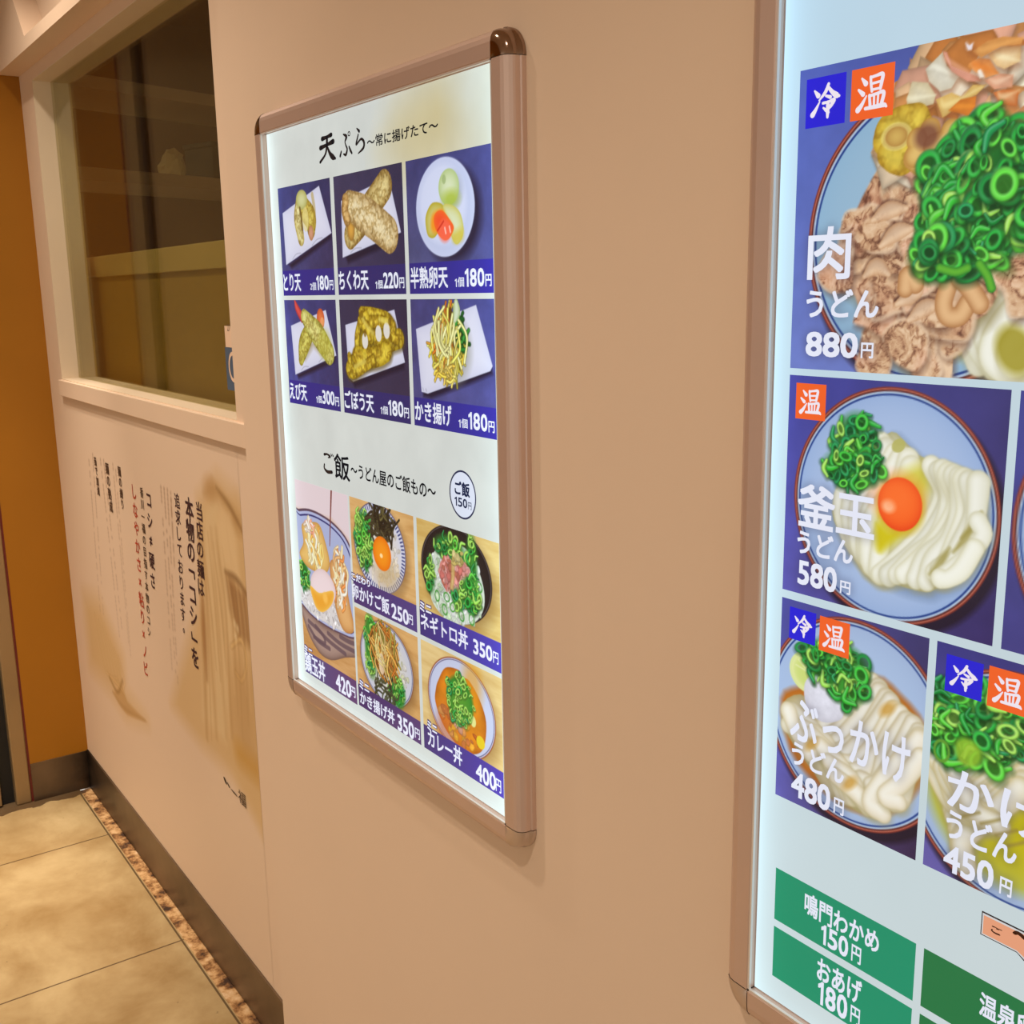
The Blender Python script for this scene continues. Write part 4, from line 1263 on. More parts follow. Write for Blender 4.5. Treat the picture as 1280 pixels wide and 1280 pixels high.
# tuna bowl
Hh = zoom(515, 640, 6.4, SY)
cv = Print(*CB[2], *zU, STEP); cv.wood((222, 196, 128), (200, 164, 92), 5)
c, r = ell4(Hh, (78, 430), (645, 620), (285, 95), (460, 925))
cv.ell((c[0] + .008, c[1] - .008), r, (130, 96, 50), soft=.02, a=.6)
cv.ell(c, r, (34, 28, 30)); cv.ell(c, (r[0] * .975, r[1] * .975), (96, 84, 86)); cv.ell(c, (r[0] * .96, r[1] * .96), (50, 42, 40), edge=(34, 28, 28), power=3)
rp = [Hh(*q) for q in [(150, 560), (160, 380), (200, 290), (290, 240), (400, 270), (470, 340), (540, 480), (580, 640), (575, 780), (510, 880), (420, 900), (320, 880), (230, 810), (160, 700)]]
cv.poly(rp, (206, 216, 200), sm=4); cv.blobs(rp, 360, [(222, 230, 222), (206, 220, 200), (190, 214, 176), (230, 234, 230)], .0048, 7, .7)
cv.scallions(Hh(300, 290), (.034, .016), 34, .0065, 9, .6, (60, 140, 50)); cv.scallions(Hh(480, 430), (.012, .038), 18, .0065, 10, .6, (60, 140, 50)); cv.scallions(Hh(150, 500), (.010, .022), 12, .0065, 11, .6, (60, 140, 50))
tn = [Hh(*q) for q in [(230, 400), (290, 360), (350, 420), (420, 400), (455, 480), (430, 600), (350, 640), (300, 640), (250, 580), (225, 480)]]
cv.poly(tn, (206, 130, 120), sm=4); cv.blobs(tn, 170, [(222, 150, 142), (206, 116, 108), (232, 176, 166), (190, 110, 90)], .0055, 8, .65)
cv.stroke([Hh(330, 420), Hh(330, 520), Hh(320, 600)], .004, (206, 180, 110), edge=(170, 130, 70), a=.8)
cv.blobs([Hh(*q) for q in [(310, 330), (400, 320), (400, 420), (340, 420)]], 26, [(206, 190, 130), (190, 170, 100)], .006, 9, .6)
cv.scallions(Hh(470, 650), (.022, .020), 40, .0068, 12, .6, (60, 140, 50)); cv.scallions(Hh(370, 690), (.012, .012), 14, .0065, 13, .6, (150, 160, 50))
for q in ((205, 670), (280, 680), (265, 780), (400, 830), (480, 860), (330, 760), (490, 560), (540, 600)):
    cv.ell(Hh(*q), (.006, .0075), (70, 150, 60), inner=.7, rot=random.random() * 3)
cv.caption(-9, capU, (66, 52, 116), (76, 66, 176))
o_ = cv.build('menu_photo', m_S, sheetS, oS, yS - .0005); tag(o_, 'printed photo of pink minced tuna on rice in a black bowl')
# curry bowl
I_ = zoom(515, 780, 5.565, SY)
cv = Print(*CB[2], *zD, STEP); cv.wood((224, 196, 136), (206, 172, 108), 6)
c, r = ell4(I_, (113, 430), (588, 750), (245, 203), (460, 985))
cv.ell((c[0] + .006, c[1] - .008), (r[0] * 1.02, r[1] * 1.02), (150, 112, 62), soft=.02, a=.6)
cv.ell(c, r, (150, 84, 52)); cv.ell(c, (r[0] * .975, r[1] * .975), (196, 196, 222)); cv.ell(c, (r[0] * .955, r[1] * .955), (70, 66, 100), inner=.985); cv.ell(c, (r[0] * .93, r[1] * .93), (206, 210, 232), edge=(190, 196, 222))
cu = [I_(*q) for q in [(185, 390), (235, 303), (325, 318), (350, 365), (400, 395), (470, 520), (518, 680), (505, 850), (450, 905), (360, 880), (290, 810), (215, 690), (165, 540), (168, 450)]]
cv.poly(cu, (216, 132, 30), sm=5, edge=(178, 96, 24), ew=.006, tex=(.12, 60))
cv.ell(I_(420, 430), (.020, .030), (222, 150, 30), soft=.02, a=.6); cv.ell(I_(250, 720), (.024, .030), (196, 98, 46), soft=.02, a=.55)
cv.blobs([I_(*q) for q in [(180, 560), (330, 590), (400, 720), (480, 830), (440, 890), (300, 800), (220, 690)]], 60, [(206, 120, 60), (222, 150, 80), (196, 100, 40), (226, 160, 50)], .0065, 11, .75)
cv.blobs([I_(*q) for q in [(305, 620), (350, 610), (380, 720), (330, 740), (295, 690)]], 30, [(222, 160, 130), (206, 136, 110)], .006, 12, .7)
cv.ell(I_(428, 678), (.006, .007), (222, 222, 140)); cv.ell(I_(480, 825), (.009, .008), (226, 196, 40))
cv.scallions(I_(335, 535), (.032, .033), 80, .0052, 14, .75, (84, 150, 46))
cv.caption(-9, capD, (70, 54, 112), (76, 62, 168))
o_ = cv.build('menu_photo', m_S, sheetS, oS, yS - .0005); tag(o_, 'printed photo of yellow curry with green onion in a white bowl')
WT = (228, 228, 242)
for body, bl, tr, bd in (('こだわり', (440.5, 724), (463.5, 725), .02), ('卵かけご飯', (441.5, 746.8), (487.2, 749), .018), ('250', (490.8, 772), (511.3, 763), .02), ('円', (512, 779), (516.8, 769.5), .015),
                         ('ミニ', (450.5, 859.5), (462, 856), .02), ('かき揚げ丼', (451.3, 878.5), (493.8, 889), .018), ('350', (498.3, 912), (518.3, 904.5), .02), ('円', (520, 921.5), (525.5, 912.5), .015),
                         ('ミニ', (526, 762.5), (540, 757), .02), ('ネギトロ丼', (527.2, 785), (585.6, 790), .018), ('350', (592.8, 816.5), (616.3, 808.5), .02), ('円', (617.6, 828), (624, 816.5), .015),
                         ('ミニ', (535.3, 911.5), (547, 907), .02), ('カレー丼', (536.2, 931.5), (578.3, 936), .018), ('400', (596.2, 973.5), (620.7, 967.5), .02), ('円', (621, 988), (627.3, 976), .015),
                         ('ミニ', (381.6, 815.5), (391, 811.5), .02), ('鶏玉丼', (383, 837.5), (406.6, 829), .018), ('420', (421.3, 861.5), (439, 852), .02), ('円', (439.6, 869), (444.8, 860), .015)):
    nm = 'price_text' if body[0].isdigit() or body == '円' else 'dish_name'
    if body in ('ミニ', 'こだわり'):
        a, b = onY(*bl, SY), onY(*tr, SY); e_ = .0016
        T(body, None, None, rect=(a[0] - e_, b[0] + e_, a[1] - e_, b[1] + e_), rgb=(66, 50, 104), bold=.10, y=yS - .0009, sheet_=sheetS, org=oS, mat=m_S, name='name_outline')
        bd = .034
    TS(body, bl, tr, rgb=WT, bold=bd, name=nm)

# ---------------- large board: udon
LX0, LX1, LZ0, LZ1 = -0.5655, 0.0175, CZ - .5915, CZ + .2225
LY = 0.6385
rootL, oL = lightbox('menu_lightbox', LX0, LX1, LZ0, LZ1, 'backlit udon noodle menu board nearest the camera, cut off by the right edge', back=.0135)
m_L = mat_backlit('backlit_print_udon', LX0 - oL[0], LX1 - oL[0], 0, LZ1 - LZ0, amp=.45, sig=.014)
yL = LY
bgp = Print(LX0 + .001, LX1 - .001, LZ0 + .001, LZ1 - .001, .006, (190, 200, 204))
bgp.grad((184, 212, 230), (200, 205, 202), (196, 208, 214), (200, 214, 216)); bgp.tex(.012, 14, 2)
sheetL = bgp.build('backlit_sheet', m_L, rootL, oL, yL); tag(sheetL, 'glowing white printed sheet')
kl = LY / .636


def tl(x0, x1, z0, z1, step):
    return Print(x0 * kl, x1 * kl, CZ + z0 * kl, CZ + z1 * kl, step)


def udon(cv, pts, w, col=(232, 231, 216), edge=(206, 202, 172)):
    """thick wheat noodles drawn side by side"""
    for p_ in pts:
        p_ = [q + RNG.normal(0, w * .16, 2) for q in p_]
        k = RNG.uniform(.95, 1.03); ww = [w * RNG.uniform(.85, 1.12) for _ in p_]
        cv.stroke([q + np.array([w * .1, -w * .25]) for q in p_], [x * 1.12 for x in ww], (160, 150, 104), a=.42, soft=w * .7)
        cv.stroke(p_, ww, np.array(col) * k, edge=np.array(edge) * k, power=3.0, soft=w * .2)
        cv.stroke([q + np.array([-w * .25, w * .2]) for q in p_], w * .35, (243, 243, 234), a=.45, soft=w * .5)


def udon_bowl(cv, o, R, inner=(168, 188, 220), edge=(150, 172, 208)):
    cv.ell((o[0] + R * .05, o[1] - R * .07), (R * 1.01, R * 1.01), (34, 22, 34), soft=R * .06, a=.85)
    cv.ell(o, (R, R), (120, 48, 40)); cv.ell(o, (R * .988, R * .988), (186, 104, 84)); cv.ell(o, (R * .978, R * .978), (92, 40, 38))
    cv.ell(o, (R * .962, R * .962), (170, 190, 214)); cv.ell(o, (R * .945, R * .945), (34, 60, 130)); cv.ell(o, (R * .928, R * .928), inner, edge=edge, power=5)


LT = [('肉', (1010, 350), (1066.5, 281), .016), ('うどん', (1008.8, 396.5), (1100.8, 361), .022), ('880', (1008, 445), (1074.5, 416), .024), ('円', (1077, 447.5), (1093.5, 428.5), .024),
      ('釜玉', (997.5, 656), (1096.5, 619), .022), ('うどん', (997.5, 690), (1068.2, 676), .022), ('580', (998, 729), (1048, 710.5), .024), ('円', (1051, 740.5), (1064.7, 728), .024),
      ('ぶっかけ', (988.5, 922), (1140.5, 924), .016), ('うどん', (990.5, 953), (1057, 951.5), .022), ('480', (990, 993), (1039.8, 983.5), .024), ('円', (1043, 1014.5), (1056.5, 1001), .024),
      ('かけ', (1184, 1006), (1312, 1004), .016), ('うどん', (1183, 1044), (1274, 1045.5), .022), ('450', (1179.8, 1085.5), (1244.5, 1080), .024), ('円', (1250, 1115.5), (1267, 1101), .024),
      ('鳴門わかめ', (1006.5, 1140.5), (1100.8, 1164.5), .022), ('150', (1027, 1178), (1062, 1173), .022), ('円', (1065, 1199.5), (1078, 1185.5), .02),
      ('おあげ', (1022, 1223), (1079, 1227.5), .022), ('180', (1023, 1252.5), (1061, 1247), .022), ('円', (1063.8, 1276), (1076.5, 1262), .02)]


def halo(cv, strength=.42):
    """soft printed shade behind the white lettering"""
    acc = np.zeros((cv.nz, cv.nx))
    keep = cv.c
    cv.c = np.zeros((cv.nz, cv.nx, 3))
    for body, bl, tr, bd in LT[:16]:
        a, b = onY(*bl, LY), onY(*tr, LY)
        if a[0] > cv.xs[-1] or b[0] < cv.xs[0] or a[1] > cv.zs[-1] or b[1] < cv.zs[0]: continue
        if not (cv.xs[0] - .01 < a[0] and cv.zs[0] - .01 < a[1] < cv.zs[-1]): continue
        V, F = fit(embolden(*glyphs(body), 0), a[0], b[0], a[1], b[1])
        for f_ in F: cv.poly([V[i] for i in f_], (1, 1, 1), soft=.0018)
    m = cv.c[..., 0]; cv.c = keep
    for it in range(3):
        k = 4
        for ax in (0, 1):
            pad = np.pad(m, [(k, k) if q == ax else (0, 0) for q in (0, 1)], mode='edge')
            cs = np.cumsum(pad, ax); cs = np.concatenate([np.zeros_like(np.take(cs, [0], ax)), cs], ax); n = 2 * k + 1
            m = (np.take(cs, range(n, cs.shape[ax]), ax) - np.take(cs, range(0, cs.shape[ax] - n), ax)) / n
    al = (np.clip(m * 1.7, 0, 1) * strength)[..., None]
    cv.c = cv.c * (1 - al) + np.array((58, 54, 74)) * al


# --- meat udon
J = zoom(960, 40, 4.0, LY); K = zoom(960, 220, 4.0, LY); Lz = zoom(1100, 40, 7.111, LY)
cv = tl(-.5465, -.190, -.0605, .1485, .00075)
cv.grad((76, 96, 196), (92, 106, 190), (74, 80, 160), (104, 122, 206), ground=.16); cv.tex(.10, 30, 8)
o, R = circ3(J(690, 262), J(210, 985), K(505, 970))
udon_bowl(cv, o, R, (150, 182, 206), (140, 176, 204))
cv.ell((o[0] + .03, o[1] - .004), (R * .70, R * .74), (150, 142, 40), edge=(172, 172, 96), soft=.012, power=3)
# noodles at the lower right
for k in range(7):
    cvp = [K(1480 + 20 * k, 330 + 60 * k), K(1240 + 30 * k, 420 + 70 * k), K(1030 + 40 * k, 640 + 55 * k), K(985 + 60 * k, 760 + 55 * k), K(1060 + 70 * k, 930 + 30 * k)]
    udon(cv, [cvp], .0085)
udon(cv, [[K(1300, 560), K(1160, 760), K(1120, 900), K(1180, 985), K(1260, 960)], [K(1330, 700), K(1210, 850), K(1220, 940), K(1330, 900)]], .0082)
cv.ell(K(1235, 870), (.012, .016), (150, 136, 20), soft=.006, a=.8, rot=.5)
for q in ((900, 860), (930, 900), (880, 890), (960, 880)): cv.ell(K(*q), (.002, .002), (216, 206, 120), a=.7)
meat = [K(*q) for q in [(430, 220), (500, 60), (600, -80), (760, -40), (850, 160), (790, 340), (850, 470), (1000, 490), (1150, 540), (1090, 690), (960, 740), (850, 830), (835, 975), (740, 980), (640, 910), (580, 830), (480, 740), (440, 600), (370, 520), (430, 320)]]
cv.poly([q + np.array([.004, -.006]) for q in meat], (110, 92, 40), sm=3, soft=.012, a=.6)
cv.poly(meat, (176, 136, 104), sm=3, tex=(.2, 90))
MP = [(214, 174, 138), (200, 156, 120), (220, 190, 158), (200, 150, 132), (188, 138, 104), (222, 180, 130), (208, 166, 146)]
cv.flesh(meat, 21)
for sd in range(30):
    g = np.random.default_rng(300 + sd); i_ = g.integers(len(meat)); q = meat[i_] * .55 + np.mean(meat, 0) * .45 + g.normal(0, .016, 2)
    an = g.random() * 6.28; fold = [q + np.array([math.cos(an + t), math.sin(an + t)]) * .016 * (.5 + g.random()) for t in np.linspace(0, 6.28, 7, endpoint=False)]
    cv.poly([p_ + np.array([.0015, -.0035]) for p_ in fold], (92, 58, 44), sm=3, soft=.006, a=.6)
    cv.flesh(fold, 40 + sd, 70)
    cv.stroke(smooth(fold, 4, True)[:14], [.0004, .0018, .0004], (236, 208, 176), a=.6, soft=.002)
for pts in ([(520, 200), (600, 150), (690, 140)], [(560, 330), (640, 260), (720, 240)], [(640, 620), (720, 570), (770, 520)], [(890, 690), (930, 560), (1000, 520)], [(480, 480), (540, 430), (600, 470)], [(700, 700), (780, 640), (850, 620)]):
    cv.stroke([K(*q) for q in pts], [.001, .004, .001], (84, 50, 40), a=.75, soft=.003)
    cv.stroke([K(q[0] + 5, q[1] + 22) for q in pts], [.002, .006, .002], (232, 200, 166), edge=(196, 150, 110), a=.8)
for pts in ([(900, 560), (880, 640), (900, 700), (960, 700), (1000, 640)], [(960, 510), (1010, 560), (1060, 640)], [(740, 540), (700, 500), (690, 560)]):
    cv.stroke([K(*q) for q in pts], .0065, (224, 180, 130), edge=(170, 116, 70))
# bonito flakes
bon = [J(*q) for q in [(690, 290), (860, 110), (1000, 60), (1130, 20), (1300, 0), (1560, 0), (1560, 560), (1280, 560), (1200, 530), (1100, 470), (960, 590), (840, 640), (700, 660), (600, 640), (560, 520), (700, 410)]]
cv.poly(bon, (212, 168, 118), sm=2)
cv.blobs(bon, 420, [(232, 208, 176), (222, 180, 136), (214, 146, 84), (226, 168, 140), (238, 222, 196), (206, 128, 62)], .018, 23, .55, 0)
for pts, c0, c1 in (([(410, 330), (560, 180), (600, 300), (700, 400), (640, 500), (540, 530), (440, 440)], (226, 222, 206), (206, 196, 172)),
                    ([(560, 170), (600, 180), (640, 300), (880, 400), (900, 440), (780, 440), (640, 350)], (222, 166, 142), (206, 140, 116)),
                    ([(240, 600), (290, 440), (430, 450), (500, 560), (480, 640), (330, 680), (260, 740)], (226, 218, 190), (200, 184, 146)),
                    ([(500, 600), (640, 540), (740, 580), (830, 470), (950, 470), (860, 560), (760, 600), (600, 740), (560, 760)], (226, 204, 140), (206, 166, 90)),
                    ([(610, 700), (720, 600), (860, 570), (850, 660), (790, 750), (700, 720)], (222, 140, 50), (206, 116, 40)),
                    ([(800, 280), (880, 230), (980, 240), (1060, 370), (940, 410), (830, 340)], (206, 116, 44), (226, 150, 84)),
                    ([(930, 430), (1080, 370), (1190, 380), (1180, 490), (1020, 510)], (230, 190, 160), (214, 150, 116)),
                    ([(1010, 540), (1100, 510), (1240, 520), (1220, 660), (1080, 640)], (234, 200, 156), (206, 110, 50)),
                    ([(1140, 900), (1180, 740), (1300, 640), (1400, 700), (1400, 960), (1200, 960)], (216, 156, 106), (196, 130, 84)),
                    ([(960, 200), (1100, 130), (1260, 120), (1250, 260), (1110, 330), (1040, 300)], (234, 214, 174), (220, 180, 124)),
                    ([(830, 170), (960, 80), (1100, 40), (1280, 50), (1260, 110), (1080, 130), (900, 230)], (216, 158, 90), (206, 140, 74)),
                    ([(760, 95), (800, 120), (830, 100), (820, 160), (790, 160)], (226, 216, 220), (206, 190, 190)),
                    ([(870, 340), (900, 330), (930, 400), (890, 410)], (244, 236, 222), (226, 200, 170)),
                    ([(930, 640), (980, 560), (1010, 700), (960, 740)], (240, 216, 180), (214, 160, 110)),
                    ([(1020, 680), (1110, 670), (1110, 690), (1030, 710)], (240, 196, 160), (214, 150, 120)),
                    ([(900, 780), (960, 720), (1200, 740), (1140, 880), (980, 860)], (206, 140, 84), (186, 112, 60))):
    P_ = [Lz(*q) for q in pts]
    cv.poly([q + np.array([.001, -.003]) for q in P_], (130, 72, 40), soft=.005, a=.5)
    cv.poly(P_, c0, edge=c1, ew=.006, tex=(.10, 110))
    cv.stroke([P_[0] * .8 + P_[2] * .2, (P_[1] + P_[-1]) / 2, P_[len(P_) // 2]], [.0004, .0016, .0004], np.minimum(np.array(c0) * 1.12, 250), a=.5, soft=.002)
# onion slices
for pts, w in (([(330, 860), (260, 960), (200, 1110)], .016), ([(60, 960), (90, 860), (200, 800), (320, 780)], .014), ([(90, 1080), (160, 1130), (220, 1080)], .013)):
    cv.stroke([Lz(*q) for q in pts], w * .75, (206, 182, 70), edge=(176, 140, 40), tex=(.12, 120))
cv.ell(Lz(150, 930), (.010, .008), (206, 170, 90), edge=(160, 110, 50)); cv.ell(Lz(150, 930), (.012, .009), (222, 204, 120), inner=.7, a=.7)
for pts in ([(300, 1120), (400, 1190), (520, 1130), (640, 1040)], [(450, 870), (450, 960), (390, 1060)], [(330, 960), (350, 1020), (310, 1100)], [(480, 1010), (600, 960), (640, 880)]):
    cv.stroke([Lz(*q) for q in pts], .0075, (222, 186, 110), edge=(180, 130, 60))
cv.ell(Lz(420, 930), (.009, .008), (112, 62, 50), a=.8, soft=.005)
# green onion heap
for cc, rr, n, sd in ((J(1090, 560), (.022, .018), 46, 31), (J(1060, 700), (.040, .026), 90, 32), (J(960, 850), (.024, .026), 70, 33), (J(1060, 900), (.036, .034), 110, 34), (J(900, 950), (.020, .016), 40, 35), (J(1200, 780), (.032, .030), 70, 36), (J(960, 1110), (.030, .014), 44, 37), (J(800, 1090), (.010, .016), 12, 38), (J(1210, 640), (.020, .022), 30, 39)):
    cv.scallions(cc, rr, n, .0088, sd, .16)
for pts in ([(1060, 1160), (1100, 1220), (1120, 1280)], [(860, 1180), (940, 1200), (1000, 1180)]):
    cv.stroke([J(*q) for q in pts], .003, (96, 176, 50), edge=(40, 120, 40))
halo(cv)
o_ = cv.build('menu_photo', m_L, sheetL, oL, yL - .0005); tag(o_, 'large printed photo of meat udon with bonito flakes and green onion')

# --- kamatama
Mz = zoom(960, 460, 4.0, LY)
cv = tl(-.5465, -.371, -.2315, -.0655, .00075)
cv.grad((66, 70, 176), (60, 44, 110), (62, 56, 130), (88, 84, 184), ground=.16); cv.tex(.10, 30, 9)
o, R = circ3(Mz(134, 650), Mz(720, 108), Mz(800, 1275))
udon_bowl(cv, o, R, (168, 188, 222), (150, 174, 214))
ud = [(620, 318), (690, 370), (750, 430), (830, 470), (910, 520), (1000, 540), (1050, 610), (1080, 740), (1100, 830), (1050, 960), (950, 1060), (850, 1100), (790, 1120), (640, 1080), (540, 1010), (480, 980), (400, 880), (330, 760), (330, 660), (370, 590), (480, 530), (530, 470), (520, 400)]
cv.poly([Mz(q[0] + 12, q[1] + 26) for q in ud], (84, 104, 130), sm=3, soft=.012, a=.7)
cv.poly([Mz(*q) for q in ud], (206, 204, 176), sm=3, edge=(170, 166, 120), ew=.005)
for k in range(6):
    udon(cv, [[Mz(560 + 34 * k, 370 + 26 * k), Mz(480 + 40 * k, 500 + 20 * k), Mz(380 + 40 * k, 640 + 30 * k), Mz(400 + 30 * k, 820 + 36 * k), Mz(500 + 18 * k, 985 + 8 * k)]], .0080)
cv.poly([Mz(*q) for q in [(640, 540), (800, 470), (850, 520), (800, 620), (700, 830), (560, 910), (540, 820), (560, 640)]], (206, 196, 60), sm=4, soft=.010, a=.85)
for k in range(9):
    udon(cv, [[Mz(830 + 26 * k, 500 + 10 * k), Mz(880 + 20 * k, 640 + 14 * k), Mz(800 + 24 * k, 820 + 10 * k), Mz(640 + 40 * k, 960 + 2 * k), Mz(560 + 44 * k, 1030 + 6 * k - (k > 5) * 30 * (k - 5))]], .0078)
for q in ((990, 850), (870, 960), (1030, 780)):
    cv.stroke([Mz(q[0] + 40, q[1] - 60), Mz(q[0], q[1]), Mz(q[0] - 60, q[1] + 70)], [.0008, .0026, .0008], (150, 136, 60), a=.7, soft=.003)
udon(cv, [[Mz(1060, 760), Mz(1080, 840), Mz(1000, 950), Mz(880, 1060)], [Mz(1040, 900), Mz(980, 1000), Mz(900, 1050), Mz(860, 1060)]], .0065)
cv.ell(Mz(655, 388), (.0058, .0045), (180, 176, 96), a=.9, rot=.6)
cv.poly([Mz(*q) for q in [(545, 780), (600, 820), (650, 830), (600, 880), (555, 915)]], (206, 190, 20), sm=3, soft=.006)
e = ell4(Mz, (550, 700), (776, 650), (665, 547), (655, 815))
cv.ell((e[0][0] + .001, e[0][1] - .002), (e[1][0] * 1.05, e[1][1] * 1.04), (206, 170, 30), soft=.006, a=.8)
cv.ell(e[0], e[1], (246, 98, 28), edge=(228, 66, 14), power=4)
cv.ell(Mz(605, 690), (.0052, .0044), (255, 226, 196), soft=.004); cv.ell(Mz(640, 640), (.018, .014), (250, 118, 50), soft=.016, a=.6)
cv.scallions(Mz(440, 400), (.020, .026), 64, .0062, 41, .15, (30, 130, 60)); cv.scallions(Mz(430, 500), (.026, .014), 40, .0062, 42, .3, (40, 140, 60))
halo(cv)
o_ = cv.build('menu_photo', m_L, sheetL, oL, yL - .0005); tag(o_, 'printed photo of udon with a raw egg yolk')

# --- bukkake
N = zoom(940, 740, 3.765, LY)
cv = tl(-.5465, -.4165, -.404, -.238, .00075)
cv.grad((76, 78, 176), (60, 38, 76), (66, 58, 120), (96, 92, 190), ground=.16); cv.tex(.10, 30, 10)
o, R = circ3(N(330, 122), N(822, 388), N(430, 1085))
udon_bowl(cv, o, R, (168, 190, 222), (158, 178, 212))
ud = [(148, 520), (230, 480), (330, 540), (430, 520), (540, 395), (600, 430), (640, 470), (740, 560), (800, 650), (815, 780), (745, 890), (700, 970), (600, 1045), (500, 1035), (420, 970), (360, 965), (300, 860), (200, 720), (145, 610)]
cv.poly([N(*q) for q in [(140, 500), (240, 440), (560, 390), (700, 480), (820, 640), (820, 860), (700, 1020), (560, 1050), (420, 1000), (300, 900), (180, 740)]], (196, 124, 40), sm=3, soft=.006, edge=(170, 90, 30), ew=.006)
cv.poly([N(*q) for q in ud], (200, 190, 158), sm=3, edge=(170, 150, 100), ew=.005)
for k in range(11):
    udon(cv, [[N(560 + 24 * k, 420 + 26 * k), N(440 + 30 * k, 560 + 28 * k), N(300 + 40 * k, 660 + 30 * k), N(180 + 48 * k, 640 + 34 * k)]], .0080, (230, 222, 204), (196, 182, 146))
for k in range(6):
    udon(cv, [[N(200 + 40 * k, 560 + 60 * k), N(300 + 40 * k, 640 + 60 * k), N(360 + 36 * k, 780 + 44 * k), N(430 + 30 * k, 940 + 16 * k)]], .0080, (232, 224, 206), (198, 184, 148))
udon(cv, [[N(780, 700), N(700, 800), N(600, 900), N(560, 1000), N(600, 1030)], [N(800, 780), N(700, 900), N(640, 960), N(690, 980)], [N(170, 560), N(200, 640), N(280, 760)]], .0078, (232, 224, 206), (198, 184, 148))
for q in ((280, 715), (460, 900), (640, 550)): cv.ell(N(*q), (.008, .004), (200, 150, 60), rot=.8, a=.8, soft=.004)
c, r = ell4(N, (182, 390), (360, 370), (290, 290), (262, 470))
cv.ell(c, (r[0] * 1.05, r[1] * 1.05), (214, 222, 150)); cv.ell(c, (r[0] * .9, r[1] * .9), (200, 214, 120), edge=(222, 226, 160), power=5)
for k in range(7): cv.stroke([np.array(c), np.array(c) + r[1] * .8 * np.array([math.cos(.4 + k * .42), math.sin(.4 + k * .42)])], .0006, (230, 232, 180), a=.7)
cv.poly([N(*q) for q in [(250, 430), (300, 385), (360, 410), (390, 480), (430, 540), (420, 600), (330, 610), (260, 540)]], (222, 222, 234), sm=4, edge=(206, 204, 214), ew=.006, tex=(.06, 200))
cv.scallions(N(400, 340), (.030, .020), 70, .0062, 51, .35, (50, 140, 50)); cv.scallions(N(450, 420), (.018, .020), 36, .0062, 52, .4, (60, 150, 50)); cv.scallions(N(300, 280), (.014, .008), 14, .006, 53, .3)
halo(cv)
o_ = cv.build('menu_photo', m_L, sheetL, oL, yL - .0005); tag(o_, 'printed photo of udon with lemon and grated radish')

# --- kake
O = zoom(1140, 800, 6.4, LY); Pz = zoom(1140, 980, 4.264, LY)
cv = tl(-.4105, -.2805, -.404, -.238, .00075)
cv.grad((62, 58, 150), (90, 84, 170), (66, 60, 130), (104, 92, 180), ground=.16); cv.tex(.10, 30, 11)
o, R = circ3(O(190, 385), O(620, 232), Pz(330, 560))
udon_bowl(cv, o, R, (166, 186, 214), (158, 178, 210))
cv.ell((o[0] + .000, o[1] - .004), (R * .80, R * .78), (188, 176, 24), edge=(176, 180, 90), power=4, soft=.010)
for k in range(12):
    udon(cv, [[O(1020 - 10 * k, 560 + 60 * k), O(780 - 10 * k, 760 + 56 * k), O(520 - 10 * k, 880 + 66 * k), O(280 + 14 * k, 980 + 76 * k)]], .0086, (226, 218, 196), (196, 180, 130))
for k in range(5):
    udon(cv, [[O(180 + 40 * k, 960 + 20 * k), O(210 + 50 * k, 1080 + 30 * k), O(300 + 60 * k, 1260 + 30 * k), O(460 + 60 * k, 1400 + 20 * k)]], .0086, (226, 218, 196), (196, 180, 130))
for q in ((420, 200), (300, 165), (500, 260), (560, 320)): cv.stroke([Pz(q[0] - 50, q[1] + 10), Pz(*q), Pz(q[0] + 60, q[1] - 14)], .0012, (150, 130, 60), a=.7, soft=.002)
cv.scallions(O(480, 640), (.042, .026), 110, .0078, 61, .12, (24, 110, 34)); cv.scallions(O(320, 640), (.024, .026), 50, .0078, 62, .2, (40, 140, 40)); cv.scallions(O(560, 780), (.024, .020), 44, .0078, 63, .3, (60, 150, 40)); cv.scallions(O(700, 660), (.022, .020), 34, .0074, 64, .45, (90, 150, 50))
cv.ell(O(240, 885), (.0065, .0085), (96, 150, 50), inner=.72); cv.ell(O(450, 900), (.010, .010), (150, 190, 50), soft=.004, a=.8)
halo(cv)
o_ = cv.build('menu_photo', m_L, sheetL, oL, yL - .0005); tag(o_, 'printed photo of plain udon in yellow broth with green onion')

# --- photos further to the right, cut off by the frame
def plain_bowl(x0, x1, z0, z1, seed):
    g = np.random.default_rng(seed)
    cv = tl(x0, x1, z0, z1, .0012)
    cv.grad((66, 68, 160), (74, 60, 130), ground=.16); cv.tex(.10, 30, seed)
    o = np.array([(x0 + x1) / 2 * kl + .004, CZ + (z0 + z1) / 2 * kl]); R = (x1 - x0) * .52
    udon_bowl(cv, o, R)
    cv.ell(o, (R * .72, R * .70), (186, 160, 60), edge=(176, 150, 80), soft=.01)
    for k in range(8):
        udon(cv, [[o + R * np.array([.5 - .04 * k, .45 - .10 * k]), o + R * np.array([.0, .25 - .09 * k]), o + R * np.array([-.5 + .03 * k, -.02 - .06 * k])]], .0080)
    cv.scallions(o + R * np.array([-.2, .35]), (R * .25, R * .2), 36, .0065, seed)
    o_ = cv.build('menu_photo', m_L, sheetL, oL, yL - .0005); tag(o_, 'printed photo of an udon bowl')


plain_bowl(-.184, -.009, -.0605, .1485, 71)
for x0, x1, sd in ((-.365, -.190, 72), (-.184, -.009, 73)): plain_bowl(x0, x1, -.2315, -.0655, sd)
for x0, x1, sd in ((-.2745, -.1445, 74), (-.1385, -.0085, 75)): plain_bowl(x0, x1, -.404, -.238, sd)


